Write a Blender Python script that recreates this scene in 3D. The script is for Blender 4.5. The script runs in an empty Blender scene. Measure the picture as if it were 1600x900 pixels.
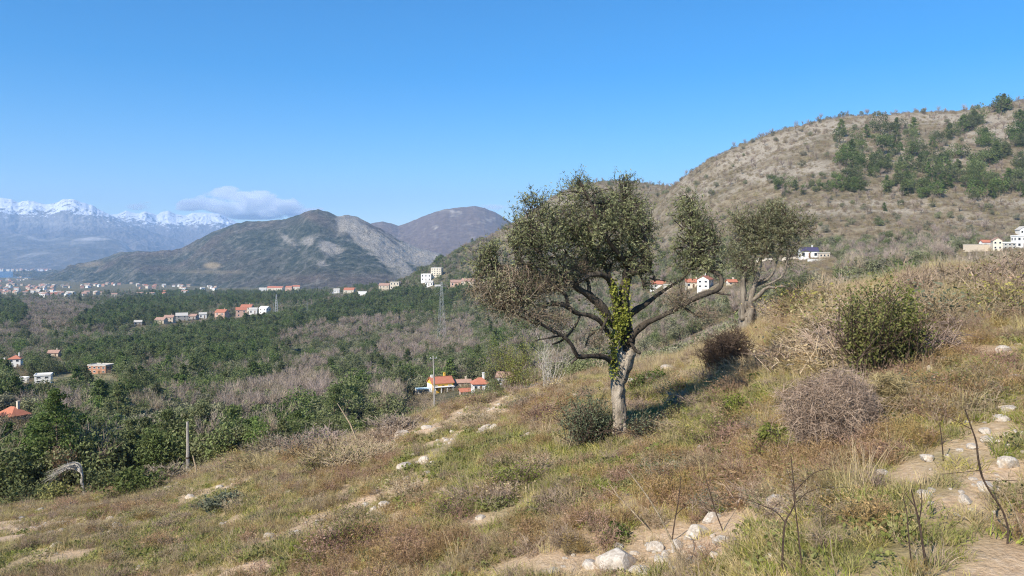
import bpy, bmesh, math, random
import numpy as np
R = math.radians
rng = np.random.default_rng(7)
random.seed(7)
S = bpy.context.scene
COL = S.collection

# ------------------------------------------------------------------ camera, sky, sun, exposure
F = 1209.0            # focal length in photograph pixels (1600 wide); eye level at row 400
SUN_EL, SUN_AZ = R(38), math.atan2(-0.66, -0.75)
cam = bpy.data.cameras.new('camera'); camo = bpy.data.objects.new('camera', cam); COL.objects.link(camo)
cam.sensor_width = 36; cam.lens = 36 * F / 1600; cam.shift_y = -50 / 1600
cam.clip_start = 0.1; cam.clip_end = 90000
camo.location = (0, 0, 0); camo.rotation_euler = (R(90), 0, 0)
S.camera = camo
S.render.resolution_x, S.render.resolution_y = 1024, 576
W = bpy.data.worlds.new('World'); S.world = W; W.use_nodes = True
wn = W.node_tree; bg = wn.nodes['Background']
sky = wn.nodes.new('ShaderNodeTexSky'); sky.sky_type = 'NISHITA'; sky.sun_disc = False
sky.sun_elevation = SUN_EL; sky.sun_rotation = SUN_AZ
sky.altitude = 600; sky.air_density = 1.0; sky.dust_density = 0.05; sky.ozone_density = 4.0
hs = wn.nodes.new('ShaderNodeHueSaturation'); hs.inputs['Saturation'].default_value = 1.5; wn.links.new(sky.outputs[0], hs.inputs['Color']); wn.links.new(hs.outputs[0], bg.inputs[0]); bg.inputs[1].default_value = 0.115
sl = bpy.data.lights.new('sun', 'SUN'); sl.energy = 5.0; sl.angle = R(0.5); sl.color = (1.0, 0.92, 0.79)
so = bpy.data.objects.new('sun', sl); COL.objects.link(so)
sd = np.array([math.sin(SUN_AZ) * math.cos(SUN_EL), math.cos(SUN_AZ) * math.cos(SUN_EL), math.sin(SUN_EL)])
import mathutils
so.rotation_euler = mathutils.Vector(sd).to_track_quat('Z', 'Y').to_euler()
so.location = (0, 0, 50)
S.view_settings.view_transform = 'Standard'; S.view_settings.look = 'None'
S.view_settings.exposure = 0.6; S.view_settings.gamma = 1; S.view_settings.use_curve_mapping = False
S.cycles.use_denoising = True; S.cycles.denoising_input_passes = 'RGB_ALBEDO_NORMAL'; S.cycles.denoising_prefilter = 'NONE'; S.cycles.filter_width = 1.15
S.cycles.max_bounces = 24; S.cycles.diffuse_bounces = 3; S.cycles.transparent_max_bounces = 8
S.cycles.volume_bounces = 24

# ------------------------------------------------------------------ helpers
def U(px): return (np.asarray(px, float) - 800) / F
def pt(px, py, y): return np.array([(px - 800) / F * y, y, (400 - py) * y / F])

_perm = np.random.default_rng(3).random((512, 512))
def vnoise(x, y):
    xi = np.floor(x).astype(int); yi = np.floor(y).astype(int)
    fx = x - xi; fy = y - yi
    fx = fx * fx * (3 - 2 * fx); fy = fy * fy * (3 - 2 * fy)
    g = lambda a, b: _perm[a & 511, b & 511]
    return (g(xi, yi) * (1 - fx) + g(xi + 1, yi) * fx) * (1 - fy) + (g(xi, yi + 1) * (1 - fx) + g(xi + 1, yi + 1) * fx) * fy
def fbm(x, y, o=4, ridged=False):
    t = 0; a = 0.5; s = 0
    for k in range(o):
        n = vnoise(x * 2**k + 17.3 * k, y * 2**k - 9.1 * k)
        if ridged: n = 1 - abs(2 * n - 1)
        t = t + a * n; s += a; a *= 0.5
    return t / s            # 0..1

def tag(o, label=None, cat=None, group=None, kind=None):
    if label: o['label'] = label
    if cat: o['category'] = cat
    if group: o['group'] = group
    if kind: o['kind'] = kind
    return o

class MB:
    """collects quads and triangles, then links them as one mesh object"""
    def __init__(s): s.v = []; s.q = []; s.qm = []; s.n = 0; s.t = []; s.tm = []
    def add(s, v, q=None, m=0, t=None):
        v = np.asarray(v, float).reshape(-1, 3)
        if q is not None and len(q): q = np.asarray(q, int).reshape(-1, 4); s.q.append(q + s.n); s.qm.append(np.full(len(q), m))
        if t is not None and len(t): t = np.asarray(t, int).reshape(-1, 3); s.t.append(t + s.n); s.tm.append(np.full(len(t), m))
        s.v.append(v); s.n += len(v)
    def box(s, c, d, m=0, rz=0):
        x, y, z = np.array(d) / 2
        v = np.array([[a, b, e] for e in (-z, z) for b in (-y, y) for a in (-x, x)])
        cr, sr = math.cos(rz), math.sin(rz)
        v = np.c_[v[:, 0] * cr - v[:, 1] * sr, v[:, 0] * sr + v[:, 1] * cr, v[:, 2]] + np.array(c)
        s.add(v, [[0, 2, 3, 1], [4, 5, 7, 6], [0, 1, 5, 4], [1, 3, 7, 5], [3, 2, 6, 7], [2, 0, 4, 6]], m)
    def tube(s, p, r, n=6, m=0, cap=True):
        p = np.asarray(p, float); k = len(p); r = np.broadcast_to(np.asarray(r, float), (k,))
        d = np.gradient(p, axis=0); d /= np.linalg.norm(d, axis=1)[:, None] + 1e-9
        ref = np.array([0.31, 0.95, 0.1]) if abs(d[:, 1]).mean() < .8 else np.array([1., 0, 0.1])
        a = np.cross(d, ref); a /= np.linalg.norm(a, axis=1)[:, None] + 1e-9
        b = np.cross(d, a)
        th = np.arange(n) * 2 * math.pi / n
        v = p[:, None] + r[:, None, None] * (a[:, None] * np.cos(th)[None, :, None] + b[:, None] * np.sin(th)[None, :, None])
        i = np.arange(k - 1)[:, None] * n; j = np.arange(n)[None]; j2 = (j + 1) % n
        q = np.stack([i + j, i + j2, i + n + j2, i + n + j], -1).reshape(-1, 4)
        v = v.reshape(-1, 3)
        if cap:
            v = np.vstack([v, p[-1:], p[:1]]); e = k * n
            t = [[(k - 1) * n + x, (k - 1) * n + (x + 1) % n, e] for x in range(n)] + [[(x + 1) % n, x, e + 1] for x in range(n)]
            s.add(v, q, m, None); s.t.append(np.array(t) + s.n - len(v)); s.tm.append(np.full(len(t), m))
        else: s.add(v, q, m)
    def leaves(s, c, size, aspect=0.5, up=0.3, m=0, out=None, g=None):
        """one small quad per centre, random tilt; long axis may follow 'out'"""
        g = g or rng
        c = np.asarray(c, float); n = len(c)
        a = g.normal(size=(n, 3)) if out is None else out + g.normal(size=(n, 3)) * 0.45
        a /= np.linalg.norm(a, axis=1)[:, None] + 1e-9
        nn = g.normal(size=(n, 3)); nn[:, 2] += up * 3
        b = np.cross(nn, a); b /= np.linalg.norm(b, axis=1)[:, None] + 1e-9
        L = np.broadcast_to(np.asarray(size, float), (n,))[:, None] * (0.7 + 0.6 * g.random((n, 1)))
        w = L * aspect / 2
        v = np.stack([c - a * L / 2, c - b * w, c + a * L / 2, c + b * w], 1).reshape(-1, 3)
        s.add(v, np.arange(n * 4).reshape(-1, 4), m)
    def blades(s, base, d, L, w, m=0, bend=0.35):
        """grass blades: a bent two-segment strip each"""
        n = len(base); d = d / (np.linalg.norm(d, axis=1)[:, None] + 1e-9)
        side = np.cross(d, rng.normal(size=(n, 3))); side /= np.linalg.norm(side, axis=1)[:, None] + 1e-9
        L = np.broadcast_to(np.asarray(L, float), (n,))[:, None]; w = np.broadcast_to(np.asarray(w, float), (n,))[:, None]
        mid = base + d * L * .55
        d2 = d + np.c_[d[:, :2] * bend * 2, -bend * np.ones(n)] * rng.random((n, 1)); d2 /= np.linalg.norm(d2, axis=1)[:, None]
        tip = mid + d2 * L * .5
        v = np.stack([base - side * w / 2, base + side * w / 2, mid + side * w * .38, mid - side * w * .38, tip], 1).reshape(-1, 3)
        i = np.arange(n) * 5
        s.add(v, np.c_[i, i + 1, i + 2, i + 3], m, np.c_[i + 3, i + 2, i + 4])
    def mesh(s, name, mats, smooth=False):
        me = bpy.data.meshes.new(name)
        v = np.vstack(s.v); q = np.vstack(s.q) if s.q else np.zeros((0, 4), int); t = np.vstack(s.t) if s.t else np.zeros((0, 3), int)
        me.vertices.add(len(v)); me.vertices.foreach_set('co', v.ravel())
        me.loops.add(q.size + t.size); me.loops.foreach_set('vertex_index', np.concatenate([q.ravel(), t.ravel()]))
        me.polygons.add(len(q) + len(t))
        me.polygons.foreach_set('loop_start', np.concatenate([np.arange(len(q)) * 4, q.size + np.arange(len(t)) * 3]))
        mi = np.concatenate([x for x in (s.qm + s.tm)]) if (s.qm or s.tm) else []
        for m in mats if isinstance(mats, (list, tuple)) else [mats]: me.materials.append(m)
        me.polygons.foreach_set('material_index', mi.astype(np.int32))
        me.polygons.foreach_set('use_smooth', np.full(len(mi), smooth))
        me.update(); me.validate()
        return me
    def build(s, name, mats, parent=None, smooth=False, loc=None):
        o = bpy.data.objects.new(name, s.mesh(name, mats, smooth)); COL.objects.link(o)
        if parent is not None: o.parent = parent
        if loc is not None: o.location = loc
        return o

def empty(name, loc, rz=0):
    o = bpy.data.objects.new(name, None); COL.objects.link(o); o.location = loc; o.rotation_euler = (0, 0, rz)
    o.empty_display_size = 0.2
    return o
def put(name, me, loc, rz=0, sc=1, parent=None):
    o = bpy.data.objects.new(name, me); COL.objects.link(o); o.location = loc; o.rotation_euler = (0, 0, rz)
    o.scale = (sc, sc, sc) if np.isscalar(sc) else sc
    if parent is not None: o.parent = parent
    return o

# ------------------------------------------------------------------ materials
class NT:
    def __init__(s, name):
        s.m = bpy.data.materials.new(name); s.m.use_nodes = True; s.t = s.m.node_tree; s.b = s.t.nodes['Principled BSDF']
        s.b.inputs['Roughness'].default_value = 0.85; s.b.inputs['Specular IOR Level'].default_value = 0.2
    def n(s, typ, **k):
        x = s.t.nodes.new('ShaderNode' + typ)
        for a, v in k.items():
            if hasattr(x, a): setattr(x, a, v)
        return x
    def l(s, a, b): s.t.links.new(a, b)
    def pos(s): return s.n('NewGeometry').outputs['Position']
    def obj(s): return s.n('TexCoord').outputs['Object']
    def noise(s, vec, scale, detail=4, rough=0.6, out='Fac'):
        x = s.n('TexNoise'); x.inputs['Scale'].default_value = scale; x.inputs['Detail'].default_value = detail; x.inputs['Roughness'].default_value = rough
        s.l(vec, x.inputs['Vector']); return x.outputs[out]
    def ramp(s, fac, stops):
        x = s.n('ValToRGB'); e = x.color_ramp.elements
        while len(e) < len(stops): e.new(0.5)
        for k, (p, c) in enumerate(stops): e[k].position = p; e[k].color = (*c, 1) if len(c) == 3 else c
        s.l(fac, x.inputs[0]); return x.outputs[0]
    def mix(s, fac, a, b, typ='MIX'):
        x = s.n('Mix'); x.data_type = 'RGBA'; x.blend_type = typ
        for i, v in ((0, fac), (6, a), (7, b)):
            if isinstance(v, (int, float)): x.inputs[i].default_value = v
            elif isinstance(v, tuple): x.inputs[i].default_value = (*v, 1)
            else: s.l(v, x.inputs[i])
        return x.outputs[2]
    def math(s, op, a, b=0.0, clamp=False):
        x = s.n('Math'); x.operation = op; x.use_clamp = clamp
        for i, v in ((0, a), (1, b)):
            if isinstance(v, (int, float)): x.inputs[i].default_value = v
            else: s.l(v, x.inputs[i])
        return x.outputs[0]
    def attr(s, name):
        x = s.n('Attribute'); x.attribute_name = name; return x.outputs['Fac']
    def rnd(s): return s.n('ObjectInfo').outputs['Random']
    def sep(s, v): x = s.n('SeparateXYZ'); s.l(v, x.inputs[0]); return x.outputs
    def bump(s, h, strength=0.5, dist=0.1):
        x = s.n('Bump'); x.inputs['Strength'].default_value = strength; x.inputs['Distance'].default_value = dist
        s.l(h, x.inputs['Height']); s.l(x.outputs[0], s.b.inputs['Normal'])
    def col(s, c):
        if isinstance(c, tuple): s.b.inputs['Base Color'].default_value = (*c, 1)
        else: s.l(c, s.b.inputs['Base Color'])
    def hsv(s, c, h=0.5, sa=1.0, v=1.0):
        x = s.n('HueSaturation'); s.l(c, x.inputs['Color'])
        for nm, w in (('Hue', h), ('Saturation', sa), ('Value', v)):
            if isinstance(w, (int, float)): x.inputs[nm].default_value = w
            else: s.l(w, x.inputs[nm])
        return x.outputs[0]

def leafmat(name, c1, c2, scale=1.5, trans=0.25, vary=0.5, c3=None):
    """leaf or blade: colour noise through the plant, a shift per plant, thin-sheet translucency"""
    k = NT(name)
    f = k.noise(k.obj(), scale, 3, 0.7)
    c = k.ramp(f, [(0.32, c1), (0.66, c2)] if c3 is None else [(0.3, c1), (0.5, c2), (0.7, c3)])
    r = k.rnd()
    c = k.hsv(c, k.math('ADD', k.math('MULTIPLY', r, 0.05), 0.475), k.math('ADD', k.math('MULTIPLY', r, 0.35), 0.8),
              k.math('ADD', k.math('MULTIPLY', k.math('FRACT', k.math('MULTIPLY', r, 7.31)), vary), 1 - vary / 2))
    k.col(c); k.b.inputs['Roughness'].default_value = 0.7
    tr = k.n('BsdfTranslucent'); k.l(c, tr.inputs[0])
    mx = k.n('MixShader'); mx.inputs[0].default_value = trans
    k.l(k.b.outputs[0], mx.inputs[1]); k.l(tr.outputs[0], mx.inputs[2])
    k.l(mx.outputs[0], k.t.nodes['Material Output'].inputs['Surface'])
    return k.m
def barkmat(name, c1, c2, scale=6):
    k = NT(name); v = k.obj()
    mp = k.n('Mapping'); mp.inputs['Scale'].default_value = (1, 1, 0.25); k.l(v, mp.inputs[0])
    f = k.noise(mp.outputs[0], scale, 6, 0.7); g = k.noise(v, scale * .3, 2)
    c = k.ramp(f, [(0.35, c1), (0.62, c2)]); k.col(k.mix(k.math('MULTIPLY', g, .4), c, tuple(x * .7 for x in c2)))
    k.bump(f, 1.0, 0.12); k.b.inputs['Roughness'].default_value = .95
    return k.m
def plainmat(name, c, var=0.12, scale=2.0, rough=0.8):
    k = NT(name); f = k.noise(k.obj(), scale, 5, 0.65)
    k.col(k.ramp(f, [(0.3, tuple(x * (1 - var) for x in c)), (0.7, tuple(min(1, x * (1 + var)) for x in c))]))
    k.b.inputs['Roughness'].default_value = rough
    return k.m

M = {}
M['pine'] = leafmat('pine_needles', (0.085, 0.115, 0.035), (0.200, 0.230, 0.085), 0.5, .3, .6)
M['ever'] = leafmat('evergreen_leaves', (0.105, 0.125, 0.05), (0.225, 0.235, 0.105), 0.5, .2, .6)
M['grove'] = leafmat('grey_green_leaves', (0.16, 0.165, 0.09), (0.32, 0.31, 0.18), 0.5, .2, .5)
M['twig'] = leafmat('bare_twigs', (0.24, 0.185, 0.14), (0.42, 0.335, 0.26), 0.5, .05, .5)
M['scrub'] = leafmat('dry_scrub', (0.17, 0.135, 0.08), (0.37, 0.30, 0.185), 0.8, .1, .6)
M['olive'] = leafmat('olive_leaves', (0.11, 0.113, 0.062), (0.245, 0.24, 0.135), 1.1, .3, .0, (0.39, 0.365, 0.23))
M['olive2'] = leafmat('sparse_olive_leaves', (0.11, 0.10, 0.055), (0.22, 0.195, 0.115), 1.1, .3, .0, (0.31, 0.27, 0.17))
M['sucker'] = leafmat('blue_grey_leaves', (0.10, 0.115, 0.07), (0.22, 0.23, 0.14), 2, .3, .2)
M['ivy'] = leafmat('ivy_leaves', (0.08, 0.12, 0.014), (0.36, 0.38, 0.045), 7, .3, .0)
M['shrub'] = leafmat('shrub_leaves', (0.14, 0.165, 0.03), (0.33, 0.345, 0.085), 2, .45, .25)
M['dark'] = leafmat('dark_shrub_leaves', (0.06, 0.085, 0.022), (0.14, 0.165, 0.045), 1.2, .2, .3)
M['lime'] = leafmat('yellow_green_shoots', (0.16, 0.17, 0.045), (0.33, 0.31, 0.11), 2, .25, .3)
M['dry'] = leafmat('dry_grass_blades', (0.34, 0.26, 0.13), (0.60, 0.48, 0.27), 2.5, .2, .45)
M['tan'] = leafmat('olive_tan_blades', (0.24, 0.195, 0.068), (0.52, 0.42, 0.18), 2.5, .2, .5)
M['green'] = leafmat('green_grass_blades', (0.15, 0.165, 0.035), (0.36, 0.35, 0.10), 2.5, .25, .4)
M['rust'] = leafmat('rust_brown_stems', (0.20, 0.115, 0.058), (0.44, 0.295, 0.165), 2.5, .15, .4)
M['grey'] = leafmat('grey_twigs', (0.175, 0.125, 0.075), (0.42, 0.32, 0.20), 3, .05, .3)
M['herb'] = leafmat('low_herb_leaves', (0.12, 0.13, 0.04), (0.27, 0.265, 0.09), 2.5, .25, .4)
M['stem'] = barkmat('dark_stems', (0.06, 0.042, 0.032), (0.16, 0.11, 0.08), 20)
M['cane'] = barkmat('pale_cane', (0.36, 0.27, 0.17), (0.60, 0.47, 0.31), 12)
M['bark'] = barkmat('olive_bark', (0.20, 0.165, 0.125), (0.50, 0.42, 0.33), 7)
M['bark_shaded'] = barkmat('shaded_limb_bark', (0.034, 0.027, 0.021), (0.12, 0.097, 0.075), 7)  # same olive bark; crown shade, with some wet, put into the colour
M['bark_pine'] = barkmat('pine_bark', (0.07, 0.05, 0.035), (0.20, 0.15, 0.11), 2)
M['bark_pale'] = barkmat('bleached_bark', (0.30, 0.27, 0.23), (0.58, 0.53, 0.46), 8)
M['white'] = plainmat('white_render', (0.78, 0.76, 0.72), .06)
M['cream'] = plainmat('cream_render', (0.66, 0.58, 0.46), .08)
M['beige'] = plainmat('beige_render', (0.56, 0.47, 0.36), .08)
M['pink'] = plainmat('pink_render', (0.62, 0.40, 0.30), .08)
M['yellow'] = plainmat('yellow_render', (0.80, 0.50, 0.08), .06)
M['greyw'] = plainmat('grey_stone_wall', (0.36, 0.34, 0.31), .25, 1.2)
M['concrete'] = plainmat('concrete', (0.50, 0.47, 0.42), .12)
M['glass'] = plainmat('dark_window_glass', (0.03, 0.035, 0.045), .2, 2, .15)
M['frame'] = plainmat('white_window_frame', (0.7, 0.7, 0.68), .05)
M['door'] = plainmat('brown_door', (0.16, 0.09, 0.05), .2)
M['aqua'] = plainmat('pale_blue_sheet', (0.50, 0.66, 0.70), .05)
M['indigo'] = plainmat('dark_blue_roof', (0.065, 0.055, 0.11), .15)
M['steel'] = plainmat('galvanised_steel', (0.34, 0.35, 0.36), .1, 2, .5)
M['bark2'] = barkmat('grey_brown_bark', (0.09, 0.072, 0.055), (0.32, 0.27, 0.21), 6)
M['wood'] = barkmat('weathered_wood', (0.26, 0.23, 0.20), (0.48, 0.44, 0.39), 5)
def tilemat(name, c):
    k = NT(name); v = k.obj(); w = k.n('TexWave'); w.inputs['Scale'].default_value = 2.2; w.inputs['Distortion'].default_value = 1.5; k.l(v, w.inputs[0])
    f = k.noise(v, 0.9, 5, .7)
    k.col(k.mix(k.math('MULTIPLY', w.outputs['Fac'], .3), k.ramp(f, [(.3, tuple(x * .72 for x in c)), (.7, c)]), tuple(x * .55 for x in c)))
    return k.m
M['tile'] = tilemat('orange_roof_tiles', (0.54, 0.21, 0.13))
M['tile2'] = tilemat('faded_roof_tiles', (0.48, 0.30, 0.23))
k = NT('red_brick'); bt = k.n('TexBrick'); bt.inputs['Scale'].default_value = 1.6; bt.inputs['Color1'].default_value = (.46, .23, .14, 1); bt.inputs['Color2'].default_value = (.36, .17, .10, 1); bt.inputs['Mortar'].default_value = (.4, .36, .3, 1)
k.l(k.obj(), bt.inputs[0]); k.col(bt.outputs[0]); M['brick'] = k.m
k = NT('limestone'); v = k.obj(); f = k.noise(v, 3.5, 7, .7); f2 = k.noise(v, 1.1, 3)
k.col(k.mix(k.ramp(f2, [(.5, (0, 0, 0)), (.7, (1, 1, 1))]), k.ramp(f, [(.3, (.24, .20, .155)), (.48, (.46, .40, .33)), (.7, (.70, .64, .55))]), (.50, .38, .26)))
k.bump(f, .6, .05); M['stone'] = k.m

# ------------------------------------------------------------------ terrain functions (world metres, camera at the origin)
H0 = 3.2
e_px = [-700, 0, 100, 200, 290, 400, 500, 580, 660, 740, 860, 960, 1060, 1160, 1250, 1330, 1450, 1600, 2300]
e_py = [830, 788, 772, 755, 740, 708, 694, 680, 648, 622, 597, 580, 560, 520, 478, 448, 424, 408, 372]
e_yy = [70, 70, 72, 75, 78, 72, 68, 64, 62, 60, 56, 56, 56, 50, 46, 42, 40, 40, 40]
_ug = np.linspace(-1.4, 1.4, 1401)
def _sm(a, k=45):
    w = np.hanning(k); w /= w.sum(); return np.convolve(np.pad(a, k // 2, mode='edge'), w, 'valid')
_pe = _sm(np.interp(_ug, U(e_px), e_py)); _ye = _sm(np.interp(_ug, U(e_px), e_yy))
def edge(u): return np.interp(u, _ug, _pe), np.interp(u, _ug, _ye)
def z_front(x, y, rough=True):
    yy = np.maximum(y, 2.0); u = np.clip(x / yy, -1.4, 1.4)
    pe, ye = edge(u); s = (400 - pe) / F + 2 * H0 / ye
    yc = np.maximum(y, 0)
    z = -H0 + s * yc - H0 * (yc / ye) ** 2
    z = z + (H0 - 1.6) * np.exp(-(x * x + y * y) / 7.0)
    if rough:
        a = np.clip((np.hypot(x, y) - 3) / 8, 0, 1)
        st = z / 0.95 + (fbm(x / 11 + 3, y / 11, 3) - .5) * 1.6; f_ = st - np.floor(st); z = z + a * .95 * .42 * (f_ ** 5 - f_) * np.clip(fbm(x / 16 + 60, y / 16, 2) * 2.6 - .7, 0, 1)
        z = z + a * ((fbm(x / 7, y / 7, 4) - .5) * .55 + (fbm(x / 1.3 + 40, y / 1.3, 3) - .5) * .13)
    return z
vy = [60, 82, 100, 150, 220, 300, 400, 500, 650, 800, 1000, 1300, 1700, 2500, 4000, 5500, 6400, 9000, 30000]
base = [1600, 900, 768, 700, 645, 612, 585, 562, 535, 509, 491, 477, 467, 456, 442, 434, 433, 440, 440]
vt = {-900: base, 0: base, 300: [1600, 900, 752] + base[3:], 450: [1600, 900, 735, 690, 642, 611, 585, 561, 531, 505, 487, 472, 461, 455, 445, 440, 440, 440, 440],
      600: [1600, 900, 720, 676, 640, 614, 590, 565, 530, 502, 480, 460, 449, 452, 455, 450, 450, 450, 450],
      640: [1600, 900, 705, 664, 636, 612, 588, 562, 527, 498, 472, 434, 440, 455, 460, 455, 455, 455, 455],
      700: [1600, 900, 690, 652, 629, 606, 580, 553, 518, 488, 452, 404, 425, 465, 465, 460, 460, 460, 460],
      800: [1600, 900, 665, 630, 605, 580, 555, 530, 500, 470, 430, 347, 375, 440, 465, 460, 460, 460, 460],
      900: [1600, 900, 650, 620, 595, 570, 545, 520, 488, 454, 400, 280, 310, 410, 465, 460, 460, 460, 460],
      1010: [1600, 900, 620, 600, 575, 545, 515, 488, 446, 400, 341, 282, 320, 420, 465, 460, 460, 460, 460],
      1100: [1600, 900, 600, 572, 540, 500, 456, 428, 372, 315, 242, 300, 360, 440, 465, 460, 460, 460, 460],
      1200: [1600, 880, 585, 545, 500, 460, 424, 402, 335, 272, 203, 265, 340, 440, 465, 460, 460, 460, 460],
      1300: [1600, 850, 560, 510, 462, 428, 408, 393, 308, 240, 180, 245, 330, 440, 465, 460, 460, 460, 460],
      1480: [1600, 800, 505, 455, 424, 411, 399, 383, 303, 236, 173, 235, 320, 440, 465, 460, 460, 460, 460],
      1600: [1600, 780, 475, 432, 413, 404, 396, 381, 300, 222, 150, 210, 310, 440, 465, 460, 460, 460, 460],
      2400: [1600, 700, 430, 402, 392, 382, 372, 345, 255, 165, 100, 160, 300, 440, 465, 460, 460, 460, 460]}
_vx = sorted(vt); _va = np.array([vt[k] for k in _vx], float); _ly = np.log(vy)
_vug = np.linspace(-1.4, 1.4, 561); _vlg = np.linspace(_ly[0], _ly[-1], 500)
_t1 = np.array([np.interp(_vug, U(_vx), _va[:, j]) for j in range(len(vy))])          # node x u
_t2 = np.array([np.interp(_vlg, _ly, _t1[:, i]) for i in range(len(_vug))])           # u x log y
_t2 = np.array([_sm(r, 11) for r in _t2]); _t2 = np.array([_sm(c, 21) for c in _t2.T]).T
def bil(T, u, ly):
    a = np.clip((u + 1.4) / 2.8 * 560, 0, 559.999); b = np.clip((ly - _ly[0]) / (_ly[-1] - _ly[0]) * 499, 0, 498.999)
    i = a.astype(int); j = b.astype(int); fa = a - i; fb = b - j
    return (T[i, j] * (1 - fa) + T[i + 1, j] * fa) * (1 - fb) + (T[i, j + 1] * (1 - fa) + T[i + 1, j + 1] * fa) * fb
def z_valley(x, y, rough=True):
    yy = np.maximum(y, 60.0); u = np.clip(x / yy, -1.4, 1.4)
    z = (400 - bil(_t2, u, np.log(yy))) * yy / F
    if rough:
        a = np.clip((yy - 100) / 300, 0, 1) * np.clip((6000 - yy) / 3000, 0.1, 1)
        z = z + a * ((fbm(x / 90 + 5, y / 90, 4) - .5) * (4 + yy * .006) + (fbm(x / 22, y / 22, 3, True) - .5) * 2.2)
    return z
def ground(x, y, rough=True):
    x = np.asarray(x, float); y = np.asarray(y, float)
    return np.maximum(z_front(x, y, rough), np.where(y > 60, z_valley(x, y, rough), -1e4))
def hit(px, py, ymin=4.0, ymax=9000):
    """the first ground point seen along a line of sight"""
    u = (px - 800) / F
    ys = np.geomspace(ymin, ymax, 2500); z = ground(u * ys, ys)
    row = 400 - z * F / ys
    i = int(np.argmax(row <= py)); y = ys[max(i, 1)]
    if i == 0 and row[0] > py: y = ymax
    return np.array([u * y, y, float(ground(u * y, y))])

def grid_obj(name, X, Y, Z, mat, attrs=None, parent=None):
    r, c = X.shape
    me = bpy.data.meshes.new(name); me.vertices.add(r * c)
    me.vertices.foreach_set('co', np.stack([X, Y, Z], -1).ravel())
    i = np.arange(r - 1)[:, None] * c + np.arange(c - 1)[None]
    q = np.stack([i, i + 1, i + c + 1, i + c], -1).reshape(-1, 4)
    me.loops.add(q.size); me.loops.foreach_set('vertex_index', q.ravel()); me.polygons.add(len(q))
    me.polygons.foreach_set('loop_start', np.arange(len(q)) * 4); me.polygons.foreach_set('use_smooth', np.ones(len(q), bool))
    for kx, a in (attrs or {}).items():
        at = me.attributes.new(kx, 'FLOAT', 'POINT'); at.data.foreach_set('value', np.asarray(a, float).ravel())
    me.materials.append(mat); me.update(); me.validate()
    o = bpy.data.objects.new(name, me); COL.objects.link(o)
    return tag(o, kind='structure')

def blobs(px, py, L, sharp=1.0):
    """sum of soft ellipses (centre, radii, tilt) laid on the ground"""
    t = np.zeros_like(px, dtype=float)
    for b in L:
        cx, cy, rx, ry = b[:4]; an = R(b[4]) if len(b) > 4 else 0; w = b[5] if len(b) > 5 else 1
        dx = px - cx; dy = -(py - cy)
        a = dx * math.cos(an) + dy * math.sin(an); e = -dx * math.sin(an) + dy * math.cos(an)
        t = np.maximum(t, w * np.exp(-((a / rx) ** 2 + (e / ry) ** 2) ** sharp))
    return t
SOIL = [(540, 800, 95, 14, 24), (640, 760, 60, 18, 32), (60, 822, 110, 7, 4), (190, 828, 100, 6, 17), (20, 842, 70, 6, 8), (760, 640, 90, 15, 16), (830, 607, 70, 9, 8),
        (880, 583, 50, 6, 4), (615, 690, 60, 6, 32), (600, 805, 60, 14, 12), (370, 892, 80, 8, 8), (1075, 850, 85, 30, 12), (1130, 812, 40, 16, 20), (1225, 800, 30, 12, 10),
        (1490, 700, 110, 11, 24), (1565, 675, 60, 22, 22), (1540, 755, 75, 18, 22), (1420, 745, 40, 8, 15), (960, 885, 110, 16, 0), (690, 690, 45, 8, 25), (1180, 790, 50, 8, 15),
        (480, 690, 60, 5, 20), (720, 655, 60, 6, 20), (1590, 640, 30, 25, 0), (330, 770, 60, 5, 15), (510, 650 + 185, 60, 9, 15), (250, 885, 60, 7, 10), (790, 850, 60, 8, 5), (760, 810, 40, 8, 10)]
SOIL2 = [(q[0], q[1], q[2] * 1.2, q[3] * 1.35) + tuple(q[4:]) for q in SOIL]
RUST = [(1040, 780, 110, 28), (890, 850, 90, 26), (1230, 730, 130, 26), (1430, 610, 80, 26), (1540, 575, 60, 40), (845, 640, 40, 22), (1370, 690, 40, 18), (620, 860, 90, 26), (150, 735, 90, 18), (1150, 770, 80, 25), (560, 740, 70, 16, 15), (1590, 850, 40, 40), (1250, 520, 60, 25)]
GREEN = [(730, 705, 80, 20), (880, 745, 130, 36), (640, 735, 50, 20), (1080, 655, 70, 28), (1000, 690, 60, 18), (1330, 850, 130, 48), (1470, 715, 40, 14), (1545, 432, 70, 22, 10, 1.6), (1575, 612, 40, 14), (350, 785, 60, 24), (290, 850, 90, 30),
         (40, 875, 70, 20), (1480, 760, 30, 14), (1150, 625, 90, 26), (760, 690, 80, 12), (1030, 610, 30, 12), (480, 865, 60, 22), (800, 800, 60, 20), (1590, 700, 30, 14), (720, 730, 60, 30)]
STRAW = [(1480, 470, 130, 40), (1280, 500, 110, 40), (480, 700, 120, 20, 14), (1160, 560, 120, 30), (1450, 650, 70, 20), (830, 590, 90, 14), (250, 775, 120, 16, 12), (1250, 690, 90, 12)]

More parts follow.
